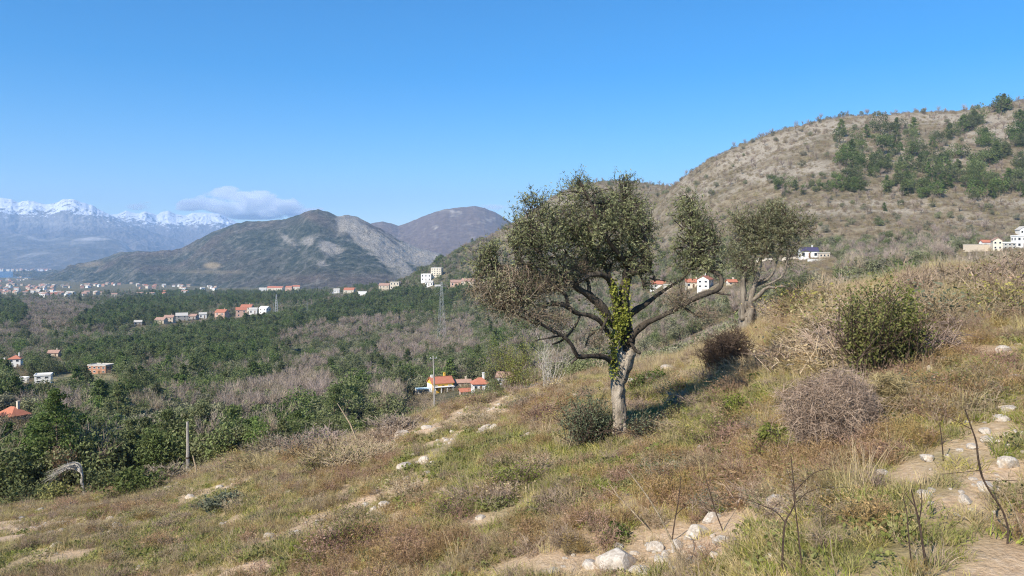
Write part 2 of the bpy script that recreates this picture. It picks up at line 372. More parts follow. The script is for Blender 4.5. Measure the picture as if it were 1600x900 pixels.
# --- hillside in front
def warp(n, lo, hi, near):
    t = np.linspace(-1, 1, n); a = np.sinh(t * 4.0) / np.sinh(4.0)
    return np.where(a < 0, -a * lo, a * hi)
gx = np.concatenate([np.linspace(-150, -60, 90)[:-1], np.linspace(-60, 60, 480)[:-1], np.linspace(60, 170, 90)])
gy = np.concatenate([np.linspace(-25, 2, 30)[:-1], np.linspace(2, 30, 190)[:-1], np.linspace(30, 130, 260)])
X, Y = np.meshgrid(gx, gy); Z = ground(X, Y)
yv = np.maximum(Y, 2); PX = 800 + F * X / yv; PY = 400 - F * Z / yv
nz = fbm(X / 1.7, Y / 1.7, 4)
soil = np.clip(blobs(PX, PY, SOIL2, 1.0) * 1.7 + (nz - .5) * 3.4 - .1, 0, 1) * (Y > 3)
gz_, gx_ = np.gradient(Z); sl_ = np.hypot(np.gradient(Z, axis=1) / np.gradient(X, axis=1), np.gradient(Z, axis=0) / np.gradient(Y, axis=0))
soil = np.clip(soil + np.clip((sl_ - .42) * 2.2, 0, .8) * (Y > 3), 0, 1)
grn = np.clip(blobs(PX, PY, GREEN) + (fbm(X / 3 + 9, Y / 3, 3) - .6) * 1.2, 0, 1)
rst = np.clip(blobs(PX, PY, RUST) + (fbm(X / 3 + 99, Y / 3, 3) - .65) * 1.2, 0, 1)
k = NT('hillside_soil'); p = k.pos()
n1 = k.noise(p, 2.2, 8, .7); n2 = k.noise(p, .45, 4); n3 = k.noise(p, 14, 6, .7)
lit = k.ramp(n1, [(.28, (.13, .10, .045)), (.5, (.29, .22, .11)), (.72, (.46, .36, .20))])
so_ = k.ramp(n3, [(.25, (.34, .225, .135)), (.5, (.55, .39, .245)), (.72, (.68, .53, .38))])
c = k.mix(k.attr('soil'), lit, so_)
c = k.mix(k.math('MULTIPLY', k.attr('green'), .55), c, (.13, .14, .035)); c = k.mix(k.math('MULTIPLY', k.attr('rust'), .4), c, (.22, .11, .06))
k.col(c); k.b.inputs['Roughness'].default_value = 1.0; k.bump(k.math('ADD', n1, k.math('MULTIPLY', n3, .35)), .9, .12)
M['soil'] = k.m
grid_obj('ground', X, Y, Z, k.m, {'soil': soil, 'green': grn, 'rust': rst})

# --- valley floor and the hill on the east side, one sheet to the bay
ly = np.concatenate([np.linspace(math.log(120), math.log(1800), 520)[:-1], np.linspace(math.log(1800), math.log(7000), 110)])
uu = np.linspace(-0.95, 0.95, 760)
UU, YY = np.meshgrid(uu, np.exp(ly)); XX = UU * YY
ZZ = z_valley(XX, YY)
ZZ[:1] -= 3; 
PXv = 800 + F * UU; PYv = 400 - F * ZZ / YY
ROCK = [(1180, 240, 60, 16, 20), (1290, 200, 60, 12, 8), (1250, 262, 80, 14, 0, .8), (1190, 275, 40, 12, 0), (1470, 185, 110, 9, 0), (1560, 200, 60, 20, 15), (1560, 315, 60, 7, -4, 1.2), (1360, 318, 120, 6, 0, .9), (1500, 240, 30, 20, 0, .7), (1220, 225, 90, 16, 15, .7),
        (1430, 300, 60, 8, 0, .6), (890, 310, 40, 10, 15), (1100, 290, 70, 20, 0, .5), (1300, 395, 60, 6, 0, .8), (1360, 330, 140, 5, 0, .7), (1530, 345, 50, 6, 0, .6), (1380, 225, 120, 50, 0, .35)]
hillm = np.clip((PXv - 640 - (PYv - 420) * .9) / 140, 0, 1)
rock = np.clip(blobs(PXv, PYv, ROCK) * 1.1 + (fbm(XX / 16, YY / 16, 4, True) - .66) * 1.5, 0, .85) * hillm
FIELD = [(120, 592, 70, 8, 4), (130, 602, 60, 6, 0), (205, 520, 40, 5, 6), (60, 520, 70, 4, 0), (420, 593, 40, 4, 0), (590, 618, 40, 5, 5), (790, 440, 60, 6, 5), (480, 448, 60, 4, 0)]
field = np.clip(blobs(PXv, PYv, FIELD) * 1.4, 0, 1)
haz_green = np.clip(1 - hillm - .1, 0, 1)
k = NT('valley_ground'); p = k.pos()
n1 = k.noise(p, .12, 8, .75); n2 = k.noise(p, .016, 4, .6); n3 = k.noise(p, .5, 4, .7)
hil = k.ramp(n1, [(.30, (.10, .078, .045)), (.47, (.205, .16, .098)), (.60, (.29, .235, .15)), (.75, (.38, .325, .235))])
hil = k.mix(k.math('MULTIPLY', k.ramp(n2, [(.45, (0, 0, 0)), (.65, (1, 1, 1))]), .45), hil, (.095, .09, .052))
val = k.ramp(n1, [(.3, (.07, .075, .035)), (.5, (.14, .125, .065)), (.7, (.24, .195, .12))])
c = k.mix(k.attr('hill'), val, hil)
c = k.mix(k.attr('rock'), c, k.ramp(n3, [(.35, (.25, .205, .15)), (.6, (.46, .40, .315))]))
c = k.mix(k.attr('field'), c, k.ramp(n1, [(.3, (.20, .17, .075)), (.7, (.42, .36, .20))]))
k.col(c); k.b.inputs['Roughness'].default_value = 1; k.bump(n1, 1.0, 3.0)
grid_obj('valley_terrain', XX, YY, ZZ, k.m, {'hill': hillm, 'rock': rock, 'field': field})
# horizon map: what is hidden by nearer ground
_hu = np.linspace(-.9, .9, 721); _hl = np.linspace(math.log(5), math.log(7000), 900)
_HU, _HY = np.meshgrid(_hu, np.exp(_hl)); _HA = np.maximum.accumulate(ground(_HU * _HY, _HY) / _HY, axis=0)
def seen(x, y, top):
    i = np.clip(np.round((x / y + .9) / 1.8 * 720).astype(int), 0, 720); j = np.clip(((np.log(y) - _hl[0]) / (_hl[-1] - _hl[0]) * 899).astype(int) - 1, 0, 899)
    return (top / y > _HA[j, i] + .0005) & (abs(x / y) < .672)

# --- sea
k = NT('sea_water'); k.col((.02, .075, .13)); k.b.inputs['Roughness'].default_value = .25; k.bump(k.noise(k.pos(), .05, 3), .3, 2)
x = np.linspace(-14000, 6000, 12); y = np.linspace(4500, 15500, 12); X, Y = np.meshgrid(x, y)
grid_obj('sea', X, Y, np.full_like(X, -160.0), k.m)

# --- mountains
def mountain(name, ridge, Yr, Yf, pyf, mat, n=700, rows=120, amp=30, fine=6, noise_sc=300, power=1.15, attrs=None, pxr=None, jag=1.5, back=1.0):
    rp = np.array(ridge, float); px = np.linspace(rp[0, 0], rp[-1, 0], n)
    u = U(px); yr = np.interp(px, *zip(*Yr)); yf = np.interp(px, *zip(*Yf)); pf = np.interp(px, *zip(*pyf))
    pr = _sm(np.interp(px, rp[:, 0], rp[:, 1]), 5)
    pr = pr + (fbm(px / 9, px * 0 + Yr[0][1] * .01, 3) - .5) * jag * 2
    zr = (400 - pr) * yr / F; zf = (400 - pf) * yf / F
    t = np.concatenate([np.linspace(0, 1, rows), 1 + np.linspace(0, 1, rows // 3)[1:] * back])[:, None]
    yy = yf + (yr - yf) * t; x = u * yy
    tt = np.where(t <= 1, t, 2 - t)
    z = zf + (zr - zf) * np.sign(tt) * abs(tt) ** power
    env = np.where(t <= 1, np.clip(t * 4, 0, 1) * np.clip((1.0 - t) * 5, 0.0, 1), np.clip((t - 1) * 3, 0, 1))
    z = z + env * ((fbm(x / noise_sc, yy / noise_sc * .6, 5, True) - .55) * amp * 2 + (fbm(x / 45, yy / 45, 3) - .5) * fine)
    A = attrs(800 + F * u + 0 * yy, 400 - F * z / yy, x, yy) if attrs else {}
    return grid_obj(name, x, yy, z, mat, A)

k = NT('forested_mountain'); p = k.pos()
n1 = k.noise(p, .03, 7, .8); n2 = k.noise(p, .004, 4, .6); n3 = k.noise(p, .11, 4, .8)
fo = k.ramp(n1, [(.38, (.020, .032, .016)), (.48, (.06, .076, .044)), (.56, (.12, .125, .085)), (.66, (.30, .27, .21))])
sc = k.ramp(n1, [(.36, (.07, .052, .038)), (.5, (.17, .13, .095)), (.66, (.31, .255, .20))])
rk = k.ramp(n3, [(.35, (.22, .19, .15)), (.5, (.46, .41, .34)), (.7, (.62, .57, .5))])
c = k.mix(k.attr('scrub'), fo, sc); c = k.mix(k.attr('rock'), c, rk); c = k.mix(k.attr('field'), c, (.45, .35, .21))
k.col(c); k.b.inputs['Roughness'].default_value = 1; k.bump(n1, 1, 40); MT1 = k.m
def att1(px, py, x, y):
    rkb = blobs(px, py, [(535, 350, 14, 12, -60), (560, 368, 40, 11, -48), (595, 395, 40, 9, -42), (625, 410, 40, 7, -45), (645, 395, 12, 24, 20), (672, 397, 18, 10, 0), (655, 408, 22, 10, -35), (610, 385, 40, 10, -35, .8), (515, 388, 18, 9, -20), (482, 378, 10, 6, 20, .8),
                        (560, 362, 30, 14, -50), (600, 392, 46, 14, -42), (650, 402, 40, 14, -25), (450, 375, 20, 5, -40, .5), (500, 410, 20, 5, -20, .5), (630, 385, 30, 10, -20, .7)], 1.3)
    rock = np.clip(rkb * 1.9 + (fbm(x / 70, y / 70, 4, True) - .72) * 2.0, 0, 1)
    sb = blobs(px, py, [(590, 360, 60, 14, -35), (480, 335, 40, 8, -25), (420, 352, 60, 10, 10, .7), (570, 440, 90, 12, 3, 1.2), (480, 437, 70, 8, 3), (280, 392, 80, 14, 8, .8), (250, 415, 80, 10, 0, .7), (660, 378, 40, 18, -20)])
    scr = np.clip(sb * 1.1 + (fbm(x / 260, y / 260, 4) - .52) * 2.2, 0, 1)
    fld = blobs(px, py, [(332, 415, 12, 5, 0), (142, 413, 20, 4, 5, .5), (330, 425, 60, 3, 0, .3)], 2)
    return {'rock': rock, 'scrub': scr, 'field': np.clip(fld * 1.3, 0, 1)}
mountain('mountain', [(20, 446), (60, 436), (95, 424), (130, 412), (160, 403), (185, 395), (205, 393), (240, 392), (262, 394), (285, 387), (310, 374), (335, 361), (360, 352), (385, 346), (420, 345), (445, 343), (465, 336), (480, 330), (497, 327), (512, 331), (527, 338), (545, 336), (560, 340), (580, 350), (605, 363), (630, 378), (655, 388), (690, 398), (740, 430), (780, 450)],
         [(20, 5200), (300, 4600), (500, 4000), (780, 4200)], [(20, 4200), (250, 3300), (500, 2500), (780, 2500)], [(20, 446), (250, 456), (500, 462), (780, 470)], MT1, amp=60, fine=22, noise_sc=420, attrs=att1, rows=150)
k = NT('purple_brown_mountain'); p = k.pos(); n1 = k.noise(p, .02, 7, .75); n2 = k.noise(p, .0035, 3)
c = k.ramp(n1, [(.33, (.09, .065, .055)), (.55, (.155, .115, .095)), (.72, (.21, .17, .14))])
c = k.mix(k.attr('rock'), c, (.40, .36, .30)); k.col(c); k.b.inputs['Roughness'].default_value = 1; k.bump(n1, .8, 15)
def att2(px, py, x, y):
    return {'rock': np.clip(blobs(px, py, [(705, 333, 20, 5, 12, .8), (680, 356, 6, 3, 0), (752, 322, 12, 2, -8), (760, 345, 12, 5, 10, .6)]) + (fbm(x / 90, y / 90, 3, True) - .8) * 2, 0, 1)}
mountain('mountain', [(540, 372), (560, 356), (580, 349), (598, 346), (612, 349), (622, 353), (640, 347), (662, 338), (680, 331), (700, 326), (720, 324), (740, 322), (757, 325), (775, 332), (790, 341), (810, 356), (850, 380), (900, 400)],
         [(540, 6600), (900, 6400)], [(540, 4800), (900, 4600)], [(540, 420), (900, 440)], k.m, n=420, amp=35, fine=10, noise_sc=600, attrs=att2, rows=90, jag=.8)
k = NT('blue_foothill'); p = k.pos(); n1 = k.noise(p, .008, 7, .7); n2 = k.noise(p, .0016, 4)
c = k.ramp(n1, [(.36, (.06, .065, .055)), (.6, (.13, .12, .10))])
c = k.mix(k.attr('rock'), c, (.44, .41, .37)); k.col(c); k.b.inputs['Roughness'].default_value = 1; k.bump(n1, .8, 30)
def att3(px, py, x, y):
    L = [(150, 373, 55, 4, 2, .9), (195, 383, 14, 10, -50, .9), (60, 372, 24, 5, 0, .7), (110, 380, 40, 3, 4, .7), (70, 387, 40, 3, 0, .5), (25, 365, 20, 6, 0, .4), (140, 385, 20, 3, 0, .4)]
    return {'rock': np.clip(blobs(px, py, L) + (fbm(x / 260, y / 260, 4, True) - .78) * 1.6, 0, 1)}
mountain('mountain', [(-260, 352), (-120, 362), (0, 366), (25, 364), (50, 369), (75, 374), (100, 370), (130, 367), (165, 369), (188, 376), (206, 390), (230, 393), (262, 396), (290, 402), (330, 410), (380, 425), (430, 440)],
         [(-260, 11500), (430, 10800)], [(-260, 8300), (430, 8300)], [(-260, 424), (430, 427)], k.m, n=460, amp=70, fine=16, noise_sc=1100, attrs=att3, rows=90, jag=1.0)
def att3b(px, py, x, y):
    return {'rock': np.clip(blobs(px, py, [(20, 400, 60, 3, 5, .5)]) + (fbm(x / 260, y / 260, 4, True) - .8) * 1.5, 0, 1)}
mountain('mountain', [(-260, 396), (-60, 392), (0, 393), (60, 388), (120, 384), (170, 390), (220, 402), (270, 412), (330, 426)], [(-260, 9700), (330, 9500)], [(-260, 8200), (330, 8200)], [(-260, 424), (330, 426)], k.m, n=300, amp=45, fine=12, noise_sc=800, attrs=att3b, rows=60)
k = NT('snowy_limestone'); p = k.pos(); n1 = k.noise(p, .006, 8, .75); n2 = k.noise(p, .0013, 5, .6)
nrm = k.sep(k.n('NewGeometry').outputs['Normal'])
rkc = k.ramp(n1, [(.34, (.10, .095, .09)), (.52, (.24, .225, .20)), (.70, (.40, .38, .35))])
low = k.ramp(n1, [(.35, (.09, .085, .075)), (.65, (.19, .165, .145))])
zz = k.sep(p)[2]
c = k.mix(k.attr('scree'), low, rkc)
h = k.math('ADD', k.attr('snow'), k.math('MULTIPLY', k.math('SUBTRACT', n1, .5), 3.4))
h = k.math('ADD', h, k.math('MULTIPLY', k.math('SUBTRACT', nrm[2], .75), 1.0))
c = k.mix(k.ramp(h, [(.46, (0, 0, 0)), (.60, (1, 1, 1))]), c, (.86, .88, .92))
k.col(c); k.b.inputs['Roughness'].default_value = .9; k.bump(n1, .7, 60)
def att4(px, py, x, y):
    lim = np.interp(px, [-300, 0, 60, 120, 180, 250, 300, 420], [336, 333, 335, 334, 342, 352, 352, 356])
    return {'snow': np.clip((lim - py) / 26 + .30, -.8, .62), 'scree': np.clip((362 - py) / 14 + (fbm(x / 500, y / 500, 3) - .5), 0, 1)}
r2 = [(60, 352), (120, 345), (165, 336), (185, 334), (197, 329), (212, 333), (228, 331), (245, 335), (262, 329), (276, 336), (290, 337), (302, 332), (316, 331), (330, 333), (343, 334), (355, 340), (372, 349), (400, 356), (450, 372), (520, 400)]
mountain('snow_mountain', r2, [(60, 18500), (520, 18000)], [(60, 13200), (520, 13000)], [(60, 405), (520, 412)], k.m, n=520, amp=230, fine=60, noise_sc=1500, attrs=att4, rows=120, power=1.0, jag=1.5, back=.08)
r1 = [(-300, 318), (-200, 305), (-100, 312), (-40, 304), (0, 308), (18, 311), (30, 316), (45, 313), (60, 317), (75, 319), (88, 316), (98, 311), (110, 310), (120, 314), (135, 318), (146, 322), (160, 330), (172, 335), (184, 342), (210, 352), (250, 368), (300, 388), (360, 410)]
mountain('snow_mountain', r1, [(-300, 15500), (360, 14800)], [(-300, 10800), (360, 10800)], [(-300, 404), (360, 418)], k.m, n=620, amp=190, fine=50, noise_sc=1300, attrs=att4, rows=130, power=1.0, jag=1.4, back=.3)

# ------------------------------------------------------------------ air
k = bpy.data.materials.new('pale_air'); k.use_nodes = True; t = k.node_tree; t.nodes.remove(t.nodes['Principled BSDF'])
pv = t.nodes.new('ShaderNodeVolumePrincipled'); pv.inputs['Color'].default_value = (0.46, 0.68, 1.0, 1); pv.inputs['Density'].default_value = 6.8e-5; pv.inputs['Anisotropy'].default_value = 0.0
t.links.new(pv.outputs[0], t.nodes['Material Output'].inputs['Volume'])
b = MB(); b.box((-1000, 9700, 0), (46000, 20400, 2)); b.v[0][:, 2] = np.where(b.v[0][:, 2] < 0, -420, 1550)
hz = b.build('haze', k); tag(hz, kind='stuff')

# ------------------------------------------------------------------ plant prototypes (unit: metres)
def ell(n, c, r, g=rng, shell=0.55):
    d = g.normal(size=(n, 3)); d /= np.linalg.norm(d, axis=1)[:, None]
    return np.asarray(c) + d * np.asarray(r) * (shell + (1 - shell) * g.random((n, 1)) ** .5), d
def lobed_crown(b, m, c, r, lobes, per, size, lr=0.38, aspect=.55, up=.25, g=rng, low=-.5):
    """leafy crown: lobes set unevenly through an ellipsoid, each a shell of small leaves"""
    p, d = ell(lobes * 2, (0, 0, 0), (1, 1, 1), g, .45); p = p[p[:, 2] > low][:lobes]
    for q in p:
        s = lr * (0.6 + .8 * g.random()); cc = np.array(c) + q * np.array(r)
        pp, dd = ell(int(per * s / lr), cc, np.array([r[0], r[1], r[2]]) * s, g, .6)
        b.leaves(pp, size, aspect, up, m, g=g)
def pine_mesh(name, h=9.0, w=3.2, seed=1, dens=1.0, size=.55):
    g = np.random.default_rng(seed); b = MB(); lean = g.normal(size=2) * .3
    b.tube([[0, 0, -.4], [lean[0] * .4, lean[1] * .4, h * .4], [lean[0], lean[1], h * .93]], [.17, .12, .03], 5, 1)
    for i in range(int(52 * dens)):
        f = .06 + .9 * (i + g.random()) / (52 * dens); z = h * f
        rr = w * (1 - f) ** .6 * (.45 + .75 * g.random()) * (1 if f > .3 else .7); a = g.random() * 6.28
        tip = np.array([lean[0] * f + math.cos(a) * rr, lean[1] * f + math.sin(a) * rr, z + rr * .12])
        root = np.array([lean[0] * f, lean[1] * f, z - rr * .1])
        b.tube([root, (root + tip) / 2 + [0, 0, -.08], tip], [.045, .03, .012], 3, 1, False)
        n = int(24 * dens ** .5)
        for q, wgt in ((tip, 1.0), ((tip * .6 + root * .4), .8)):
            pp, dd = ell(n, q, (.75 * wgt, .75 * wgt, .42 * wgt), g, .3)
            b.leaves(pp, size, .42, .35, 0, g=g)
    pp, dd = ell(30, (lean[0], lean[1], h * .95), (.4, .4, .6), g, .2); b.leaves(pp, size * .8, .4, .1, 0, g=g)
    return b.mesh(name, [M['pine'], M['bark_pine']])
def round_mesh(name, h, w, mat, bark, seed, lobes=26, per=34, size=.34, flat=.75):
    g = np.random.default_rng(seed); b = MB(); c = (0, 0, h * .58)
    b.tube([[0, 0, -.4], [.1, .05, h * .25], [0, 0, h * .5]], [.2, .15, .08], 5, 1)
    for i in range(6):
        a = g.random() * 6.28; e = np.array([math.cos(a) * w * .6, math.sin(a) * w * .6, h * (.5 + .3 * g.random())])
        b.tube([[0, 0, h * .25], e * [.5, .5, .7], e], [.1, .06, .02], 3, 1, False)
    lobed_crown(b, 0, c, (w, w, h * .42), lobes, per, size, g=g, low=-.75)
    return b.mesh(name, [M[mat], M[bark]])
def bare_mesh(name, h, w, seed, n=420, th=.05):
    g = np.random.default_rng(seed); b = MB()
    b.tube([[0, 0, -.4], [.08, .03, h * .3], [0, 0, h * .55]], [.14, .11, .05], 5, 1)
    ends = []
    for i in range(11):
        a = g.random() * 6.28; e = np.array([math.cos(a) * w * (.25 + .65 * g.random()), math.sin(a) * w * (.25 + .65 * g.random()), h * (.55 + .4 * g.random())])
        s0 = np.array([0, 0, h * (.18 + .3 * g.random())]); b.tube([s0, (s0 + e) / 2 + [0, 0, .2], e], [.07, .045, .015], 3, 1, False); ends += [e, (s0 + e) * .5 + [0, 0, .2], s0 * .25 + e * .75]
    ends = np.array(ends); base = ends[g.integers(0, len(ends), n)] + g.normal(size=(n, 3)) * .18
    d = base - np.array([0, 0, h * .25]); d /= np.linalg.norm(d, axis=1)[:, None]; d = d + g.normal(size=(n, 3)) * .45 + [0, 0, .25]
    L = h * .16 * (.6 + g.random(n)); d /= np.linalg.norm(d, axis=1)[:, None]
    sd_ = np.cross(d, g.normal(size=(n, 3))); sd_ /= np.linalg.norm(sd_, axis=1)[:, None]; sd_ *= th * .5
    tp = base + d * L[:, None]
    b.add(np.stack([base - sd_, base + sd_, tp + sd_ * .4, tp - sd_ * .4], 1).reshape(-1, 3), np.arange(n * 4).reshape(-1, 4), 0)
    return b.mesh(name, [M['twig'], M['bark_pine']])
def bush_mesh(name, h, w, mat, seed, n=220, size=.22, twigs=40, twmat='grey'):
    g = np.random.default_rng(seed); b = MB()
    lobed_crown(b, 0, (0, 0, h * .42), (w, w, h * .55), 9, n // 9, size, .5, g=g, low=-.6)
    base = np.c_[g.normal(size=(twigs, 2)) * w * .3, np.zeros(twigs) - .05]
    d = np.c_[base[:, :2] / w * 1.2, np.ones(twigs)] + g.normal(size=(twigs, 3)) * .2
    b.blades(base, d, h * (.7 + .5 * g.random(twigs)), .03 * h, 1)
    return b.mesh(name, [M[mat], M[twmat]])

PROT = {'pine': [pine_mesh('pine_tree', 10, 3.4, 1, 1.0, .56), round_mesh('pine_tree', 9, 3.3, 'pine', 'bark_pine', 2, 24, 40, .55), round_mesh('pine_tree', 7.5, 3.6, 'pine', 'bark_pine', 3, 22, 40, .55)],
        'umb': [round_mesh('umbrella_pine', 10, 4.3, 'pine', 'bark_pine', s, 26, 34, .75) for s in (21, 22, 23)],
        'ever': [round_mesh('evergreen_tree', 6, 2.8, 'ever', 'bark_pine', s, 26, 44, .46) for s in (4, 5, 6)],
        'grove': [round_mesh('grey_green_tree', 5, 2.6, 'grove', 'bark_pine', s, 24, 46, .46) for s in (7, 8, 9)],
        'bare': [bare_mesh('bare_tree', 7, 3.0, s) for s in (10, 11, 12)],
        'scrub': [bush_mesh('dry_shrub', 1.8, 1.3, 'scrub', s, 170, .26) for s in (13, 14, 15)]}
KNAME = {'pine': 'pine_tree', 'ever': 'evergreen_tree', 'grove': 'grove_tree', 'bare': 'bare_tree', 'scrub': 'hill_shrub'}
EXTRA = []                       # (px, row of base, half width px, y, rows tall) of houses: keeps trees from standing in front

def scatter(name, mesh_obj, P, rz, sc, kind='stuff', tilt=None):
    """one 'stuff' object: the given plant set on many points by geometry nodes"""
    me = bpy.data.meshes.new(name); me.vertices.add(len(P)); me.vertices.foreach_set('co', np.asarray(P, float).ravel())
    a = me.attributes.new('turn', 'FLOAT_VECTOR', 'POINT'); v = np.zeros((len(P), 3)); v[:, 2] = rz
    if tilt is not None: v[:, :2] = tilt
    a.data.foreach_set('vector', v.ravel())
    a = me.attributes.new('size', 'FLOAT', 'POINT'); a.data.foreach_set('value', np.asarray(sc, float))
    me.update(); o = bpy.data.objects.new(name, me); COL.objects.link(o)
    g = bpy.data.node_groups.new(name, 'GeometryNodeTree')
    g.interface.new_socket('Geometry', in_out='INPUT', socket_type='NodeSocketGeometry'); g.interface.new_socket('Geometry', in_out='OUTPUT', socket_type='NodeSocketGeometry')
    N = g.nodes.new; gi = N('NodeGroupInput'); go = N('NodeGroupOutput'); oi = N('GeometryNodeObjectInfo'); oi.inputs['Object'].default_value = mesh_obj
    ip = N('GeometryNodeInstanceOnPoints'); t_ = N('GeometryNodeInputNamedAttribute'); t_.data_type = 'FLOAT_VECTOR'; t_.inputs[0].default_value = 'turn'
    s_ = N('GeometryNodeInputNamedAttribute'); s_.data_type = 'FLOAT'; s_.inputs[0].default_value = 'size'
    L = g.links.new; L(gi.outputs[0], ip.inputs['Points']); L(oi.outputs['Geometry'], ip.inputs['Instance']); L(t_.outputs[0], ip.inputs['Rotation']); L(s_.outputs[0], ip.inputs['Scale']); L(ip.outputs[0], go.inputs[0])
    md = o.modifiers.new('scatter', 'NODES'); md.node_group = g
    return tag(o, kind=kind)

def inpoly(px, py, poly):
    q = np.array(poly, float); r = np.zeros(np.shape(px), bool); j = len(q) - 1
    for i in range(len(q)):
        xi, yi = q[i]; xj, yj = q[j]
        r ^= ((yi > py) != (yj > py)) & (px < (xj - xi) * (py - yi) / (yj - yi + 1e-9) + xi); j = i
    return r
# ------------------------------------------------------------------ houses: placed first, trees keep clear of them
def win(par, x, y, z, w, h, n, mat='glass', frame=True, depth=.12):
    """a window on a wall: frame standing 6 cm proud, pane set in it; n = outward normal 'x','-x','-y','y'"""
    d = {'-y': (0, -1), 'y': (0, 1), 'x': (1, 0), '-x': (-1, 0)}[n]
    dim = (w, depth, h) if d[1] else (depth, w, h)
    b = MB(); t = .1 * min(w, 1.2)
    if d[1]:
        for cx, cz, ww, hh in ((0, h / 2, w + 2 * t, t), (0, -h / 2, w + 2 * t, t), (-w / 2 - t / 2, 0, t, h - t), (w / 2 + t / 2, 0, t, h - t)): b.box((x + cx, y + d[1] * .03, z + cz), (ww, depth, hh))
    else:
        for cy, cz, ww, hh in ((0, h / 2, w + 2 * t, t), (0, -h / 2, w + 2 * t, t), (-w / 2 - t / 2, 0, t, h - t), (w / 2 + t / 2, 0, t, h - t)): b.box((x + d[0] * .03, y + cy, z + cz), (depth, ww, hh))
    f = b.build('window', M['frame'], par)
    b = MB(); b.box((x + d[0] * .02, y + d[1] * .02, z), tuple(q * .99 for q in dim[:2]) + (h - t,)); b.build('pane', M[mat], f)
    return f
def roof_mb(w, d, h, rise, kind, over=.4, th=.18):
    b = MB(); W2, D2 = w / 2 + over, d / 2 + over; z0 = h + .01 - over * rise / (d / 2) * .6
    if kind == 'gable':      # ridge along x
        for s in (0, 1):
            zz = z0 + s * th
            b.add([[-W2, -D2, zz], [W2, -D2, zz], [W2, 0, zz + rise + .15], [-W2, 0, zz + rise + .15], [-W2, D2, zz], [W2, D2, zz]], [[0, 1, 2, 3], [3, 2, 5, 4]])
        v = b.n - 12
        b.q.append(np.array([[v, v + 6, v + 7, v + 1], [v + 4, v + 5, v + 11, v + 10], [v, v + 3, v + 9, v + 6], [v + 3, v + 4, v + 10, v + 9], [v + 1, v + 7, v + 8, v + 2], [v + 2, v + 8, v + 11, v + 5]])); b.qm.append(np.zeros(6, int))
        b.box((0, 0, z0 + rise + .15 + th), (2 * W2, .3, .14))
    elif kind == 'hip':
        r = max(W2 - D2, .3)
        b.add([[-W2, -D2, z0], [W2, -D2, z0], [W2, D2, z0], [-W2, D2, z0], [-r, 0, z0 + rise + th], [r, 0, z0 + rise + th], [-W2, -D2, z0 + th], [W2, -D2, z0 + th], [W2, D2, z0 + th], [-W2, D2, z0 + th]],
              [[6, 7, 5, 4], [8, 9, 4, 5], [0, 1, 7, 6], [1, 2, 8, 7], [2, 3, 9, 8], [3, 0, 6, 9], [3, 2, 1, 0]], 0, [[7, 8, 5], [9, 6, 4]])
    else:
        b.box((0, 0, h + .13), (w + .5, d + .5, .24)); 
        for sx in (-1, 1): b.box((sx * (w / 2 + .1), 0, h + .45), (.2, d + .2, .4))
        for sy in (-1, 1): b.box((0, sy * (d / 2 + .1), h + .45), (w - .05, .2, .4))
    return b
def wall_mb(w, d, h, rise, kind):
    b = MB(); b.box((0, 0, h / 2 - 1.5), (w, d, h + 3))
    if kind == 'gable':
        b.add([[-w / 2, -d / 2, h], [-w / 2, d / 2, h], [-w / 2, 0, h + rise], [w / 2, -d / 2, h], [w / 2, d / 2, h], [w / 2, 0, h + rise]], [[0, 3, 5, 2], [4, 1, 2, 5]], 0, [[0, 2, 1], [3, 4, 5]])
    return b
HOUSES = []
def house(label, px, py, wpx, hpx, dep=.8, kind='gable', rot=0, wall='white', roof='tile', rise=.25, wins=3, floors=1, group=None, chim=True, y=None, name='house', cat='house', door=True, sink=0.0):
    p = hit(px, py) if y is None else pt(px, py, y)
    s = p[1] / F; w = wpx * s; h = hpx * s; d = w * dep; rs = min(w, d) * rise
    e = empty(name, p, R(rot)); tag(e, label, cat, group)
    wo = wall_mb(w, d, h, rs, kind).build('wall', M[wall], e)
    ro = roof_mb(w, d, h, rs, kind).build('roof', M[roof], e)
    fh = h / floors
    for f in range(floors):
        for i in range(wins):
            xx = -w / 2 + w * (i + .5) / wins
            if door and f == 0 and i == wins // 2 and wins > 1: continue
            win(e, xx, -d / 2, fh * (f + .55), min(w / wins * .45, 1.5), fh * .45, '-y')
        for i in range(2): 
            win(e, -w / 2, -d / 4 + d / 2 * i, fh * (f + .55), min(d * .2, 1.3), fh * .42, '-x')
            win(e, w / 2, -d / 4 + d / 2 * i, fh * (f + .55), min(d * .2, 1.3), fh * .42, 'x')
    if door:
        b = MB(); b.box((-w / 2 + w * (wins // 2 + .5) / wins, -d / 2 - .02, fh * .38), (min(1.1, w * .12), .1, fh * .76)); b.build('door', M['door'], e)
    if chim and kind != 'flat':
        b = MB(); b.box((w * .22, d * .1, h + rs * .9 + .2), (.6, .6, rs * .8 + 1.0)); b.box((w * .22, d * .1, h + rs * 1.3 + .8), (.75, .75, .15)); c_ = b.build('chimney', M[wall], ro)
    HOUSES.append((px, py, wpx / 2, p[1], hpx)); return e, w, d, h, rs
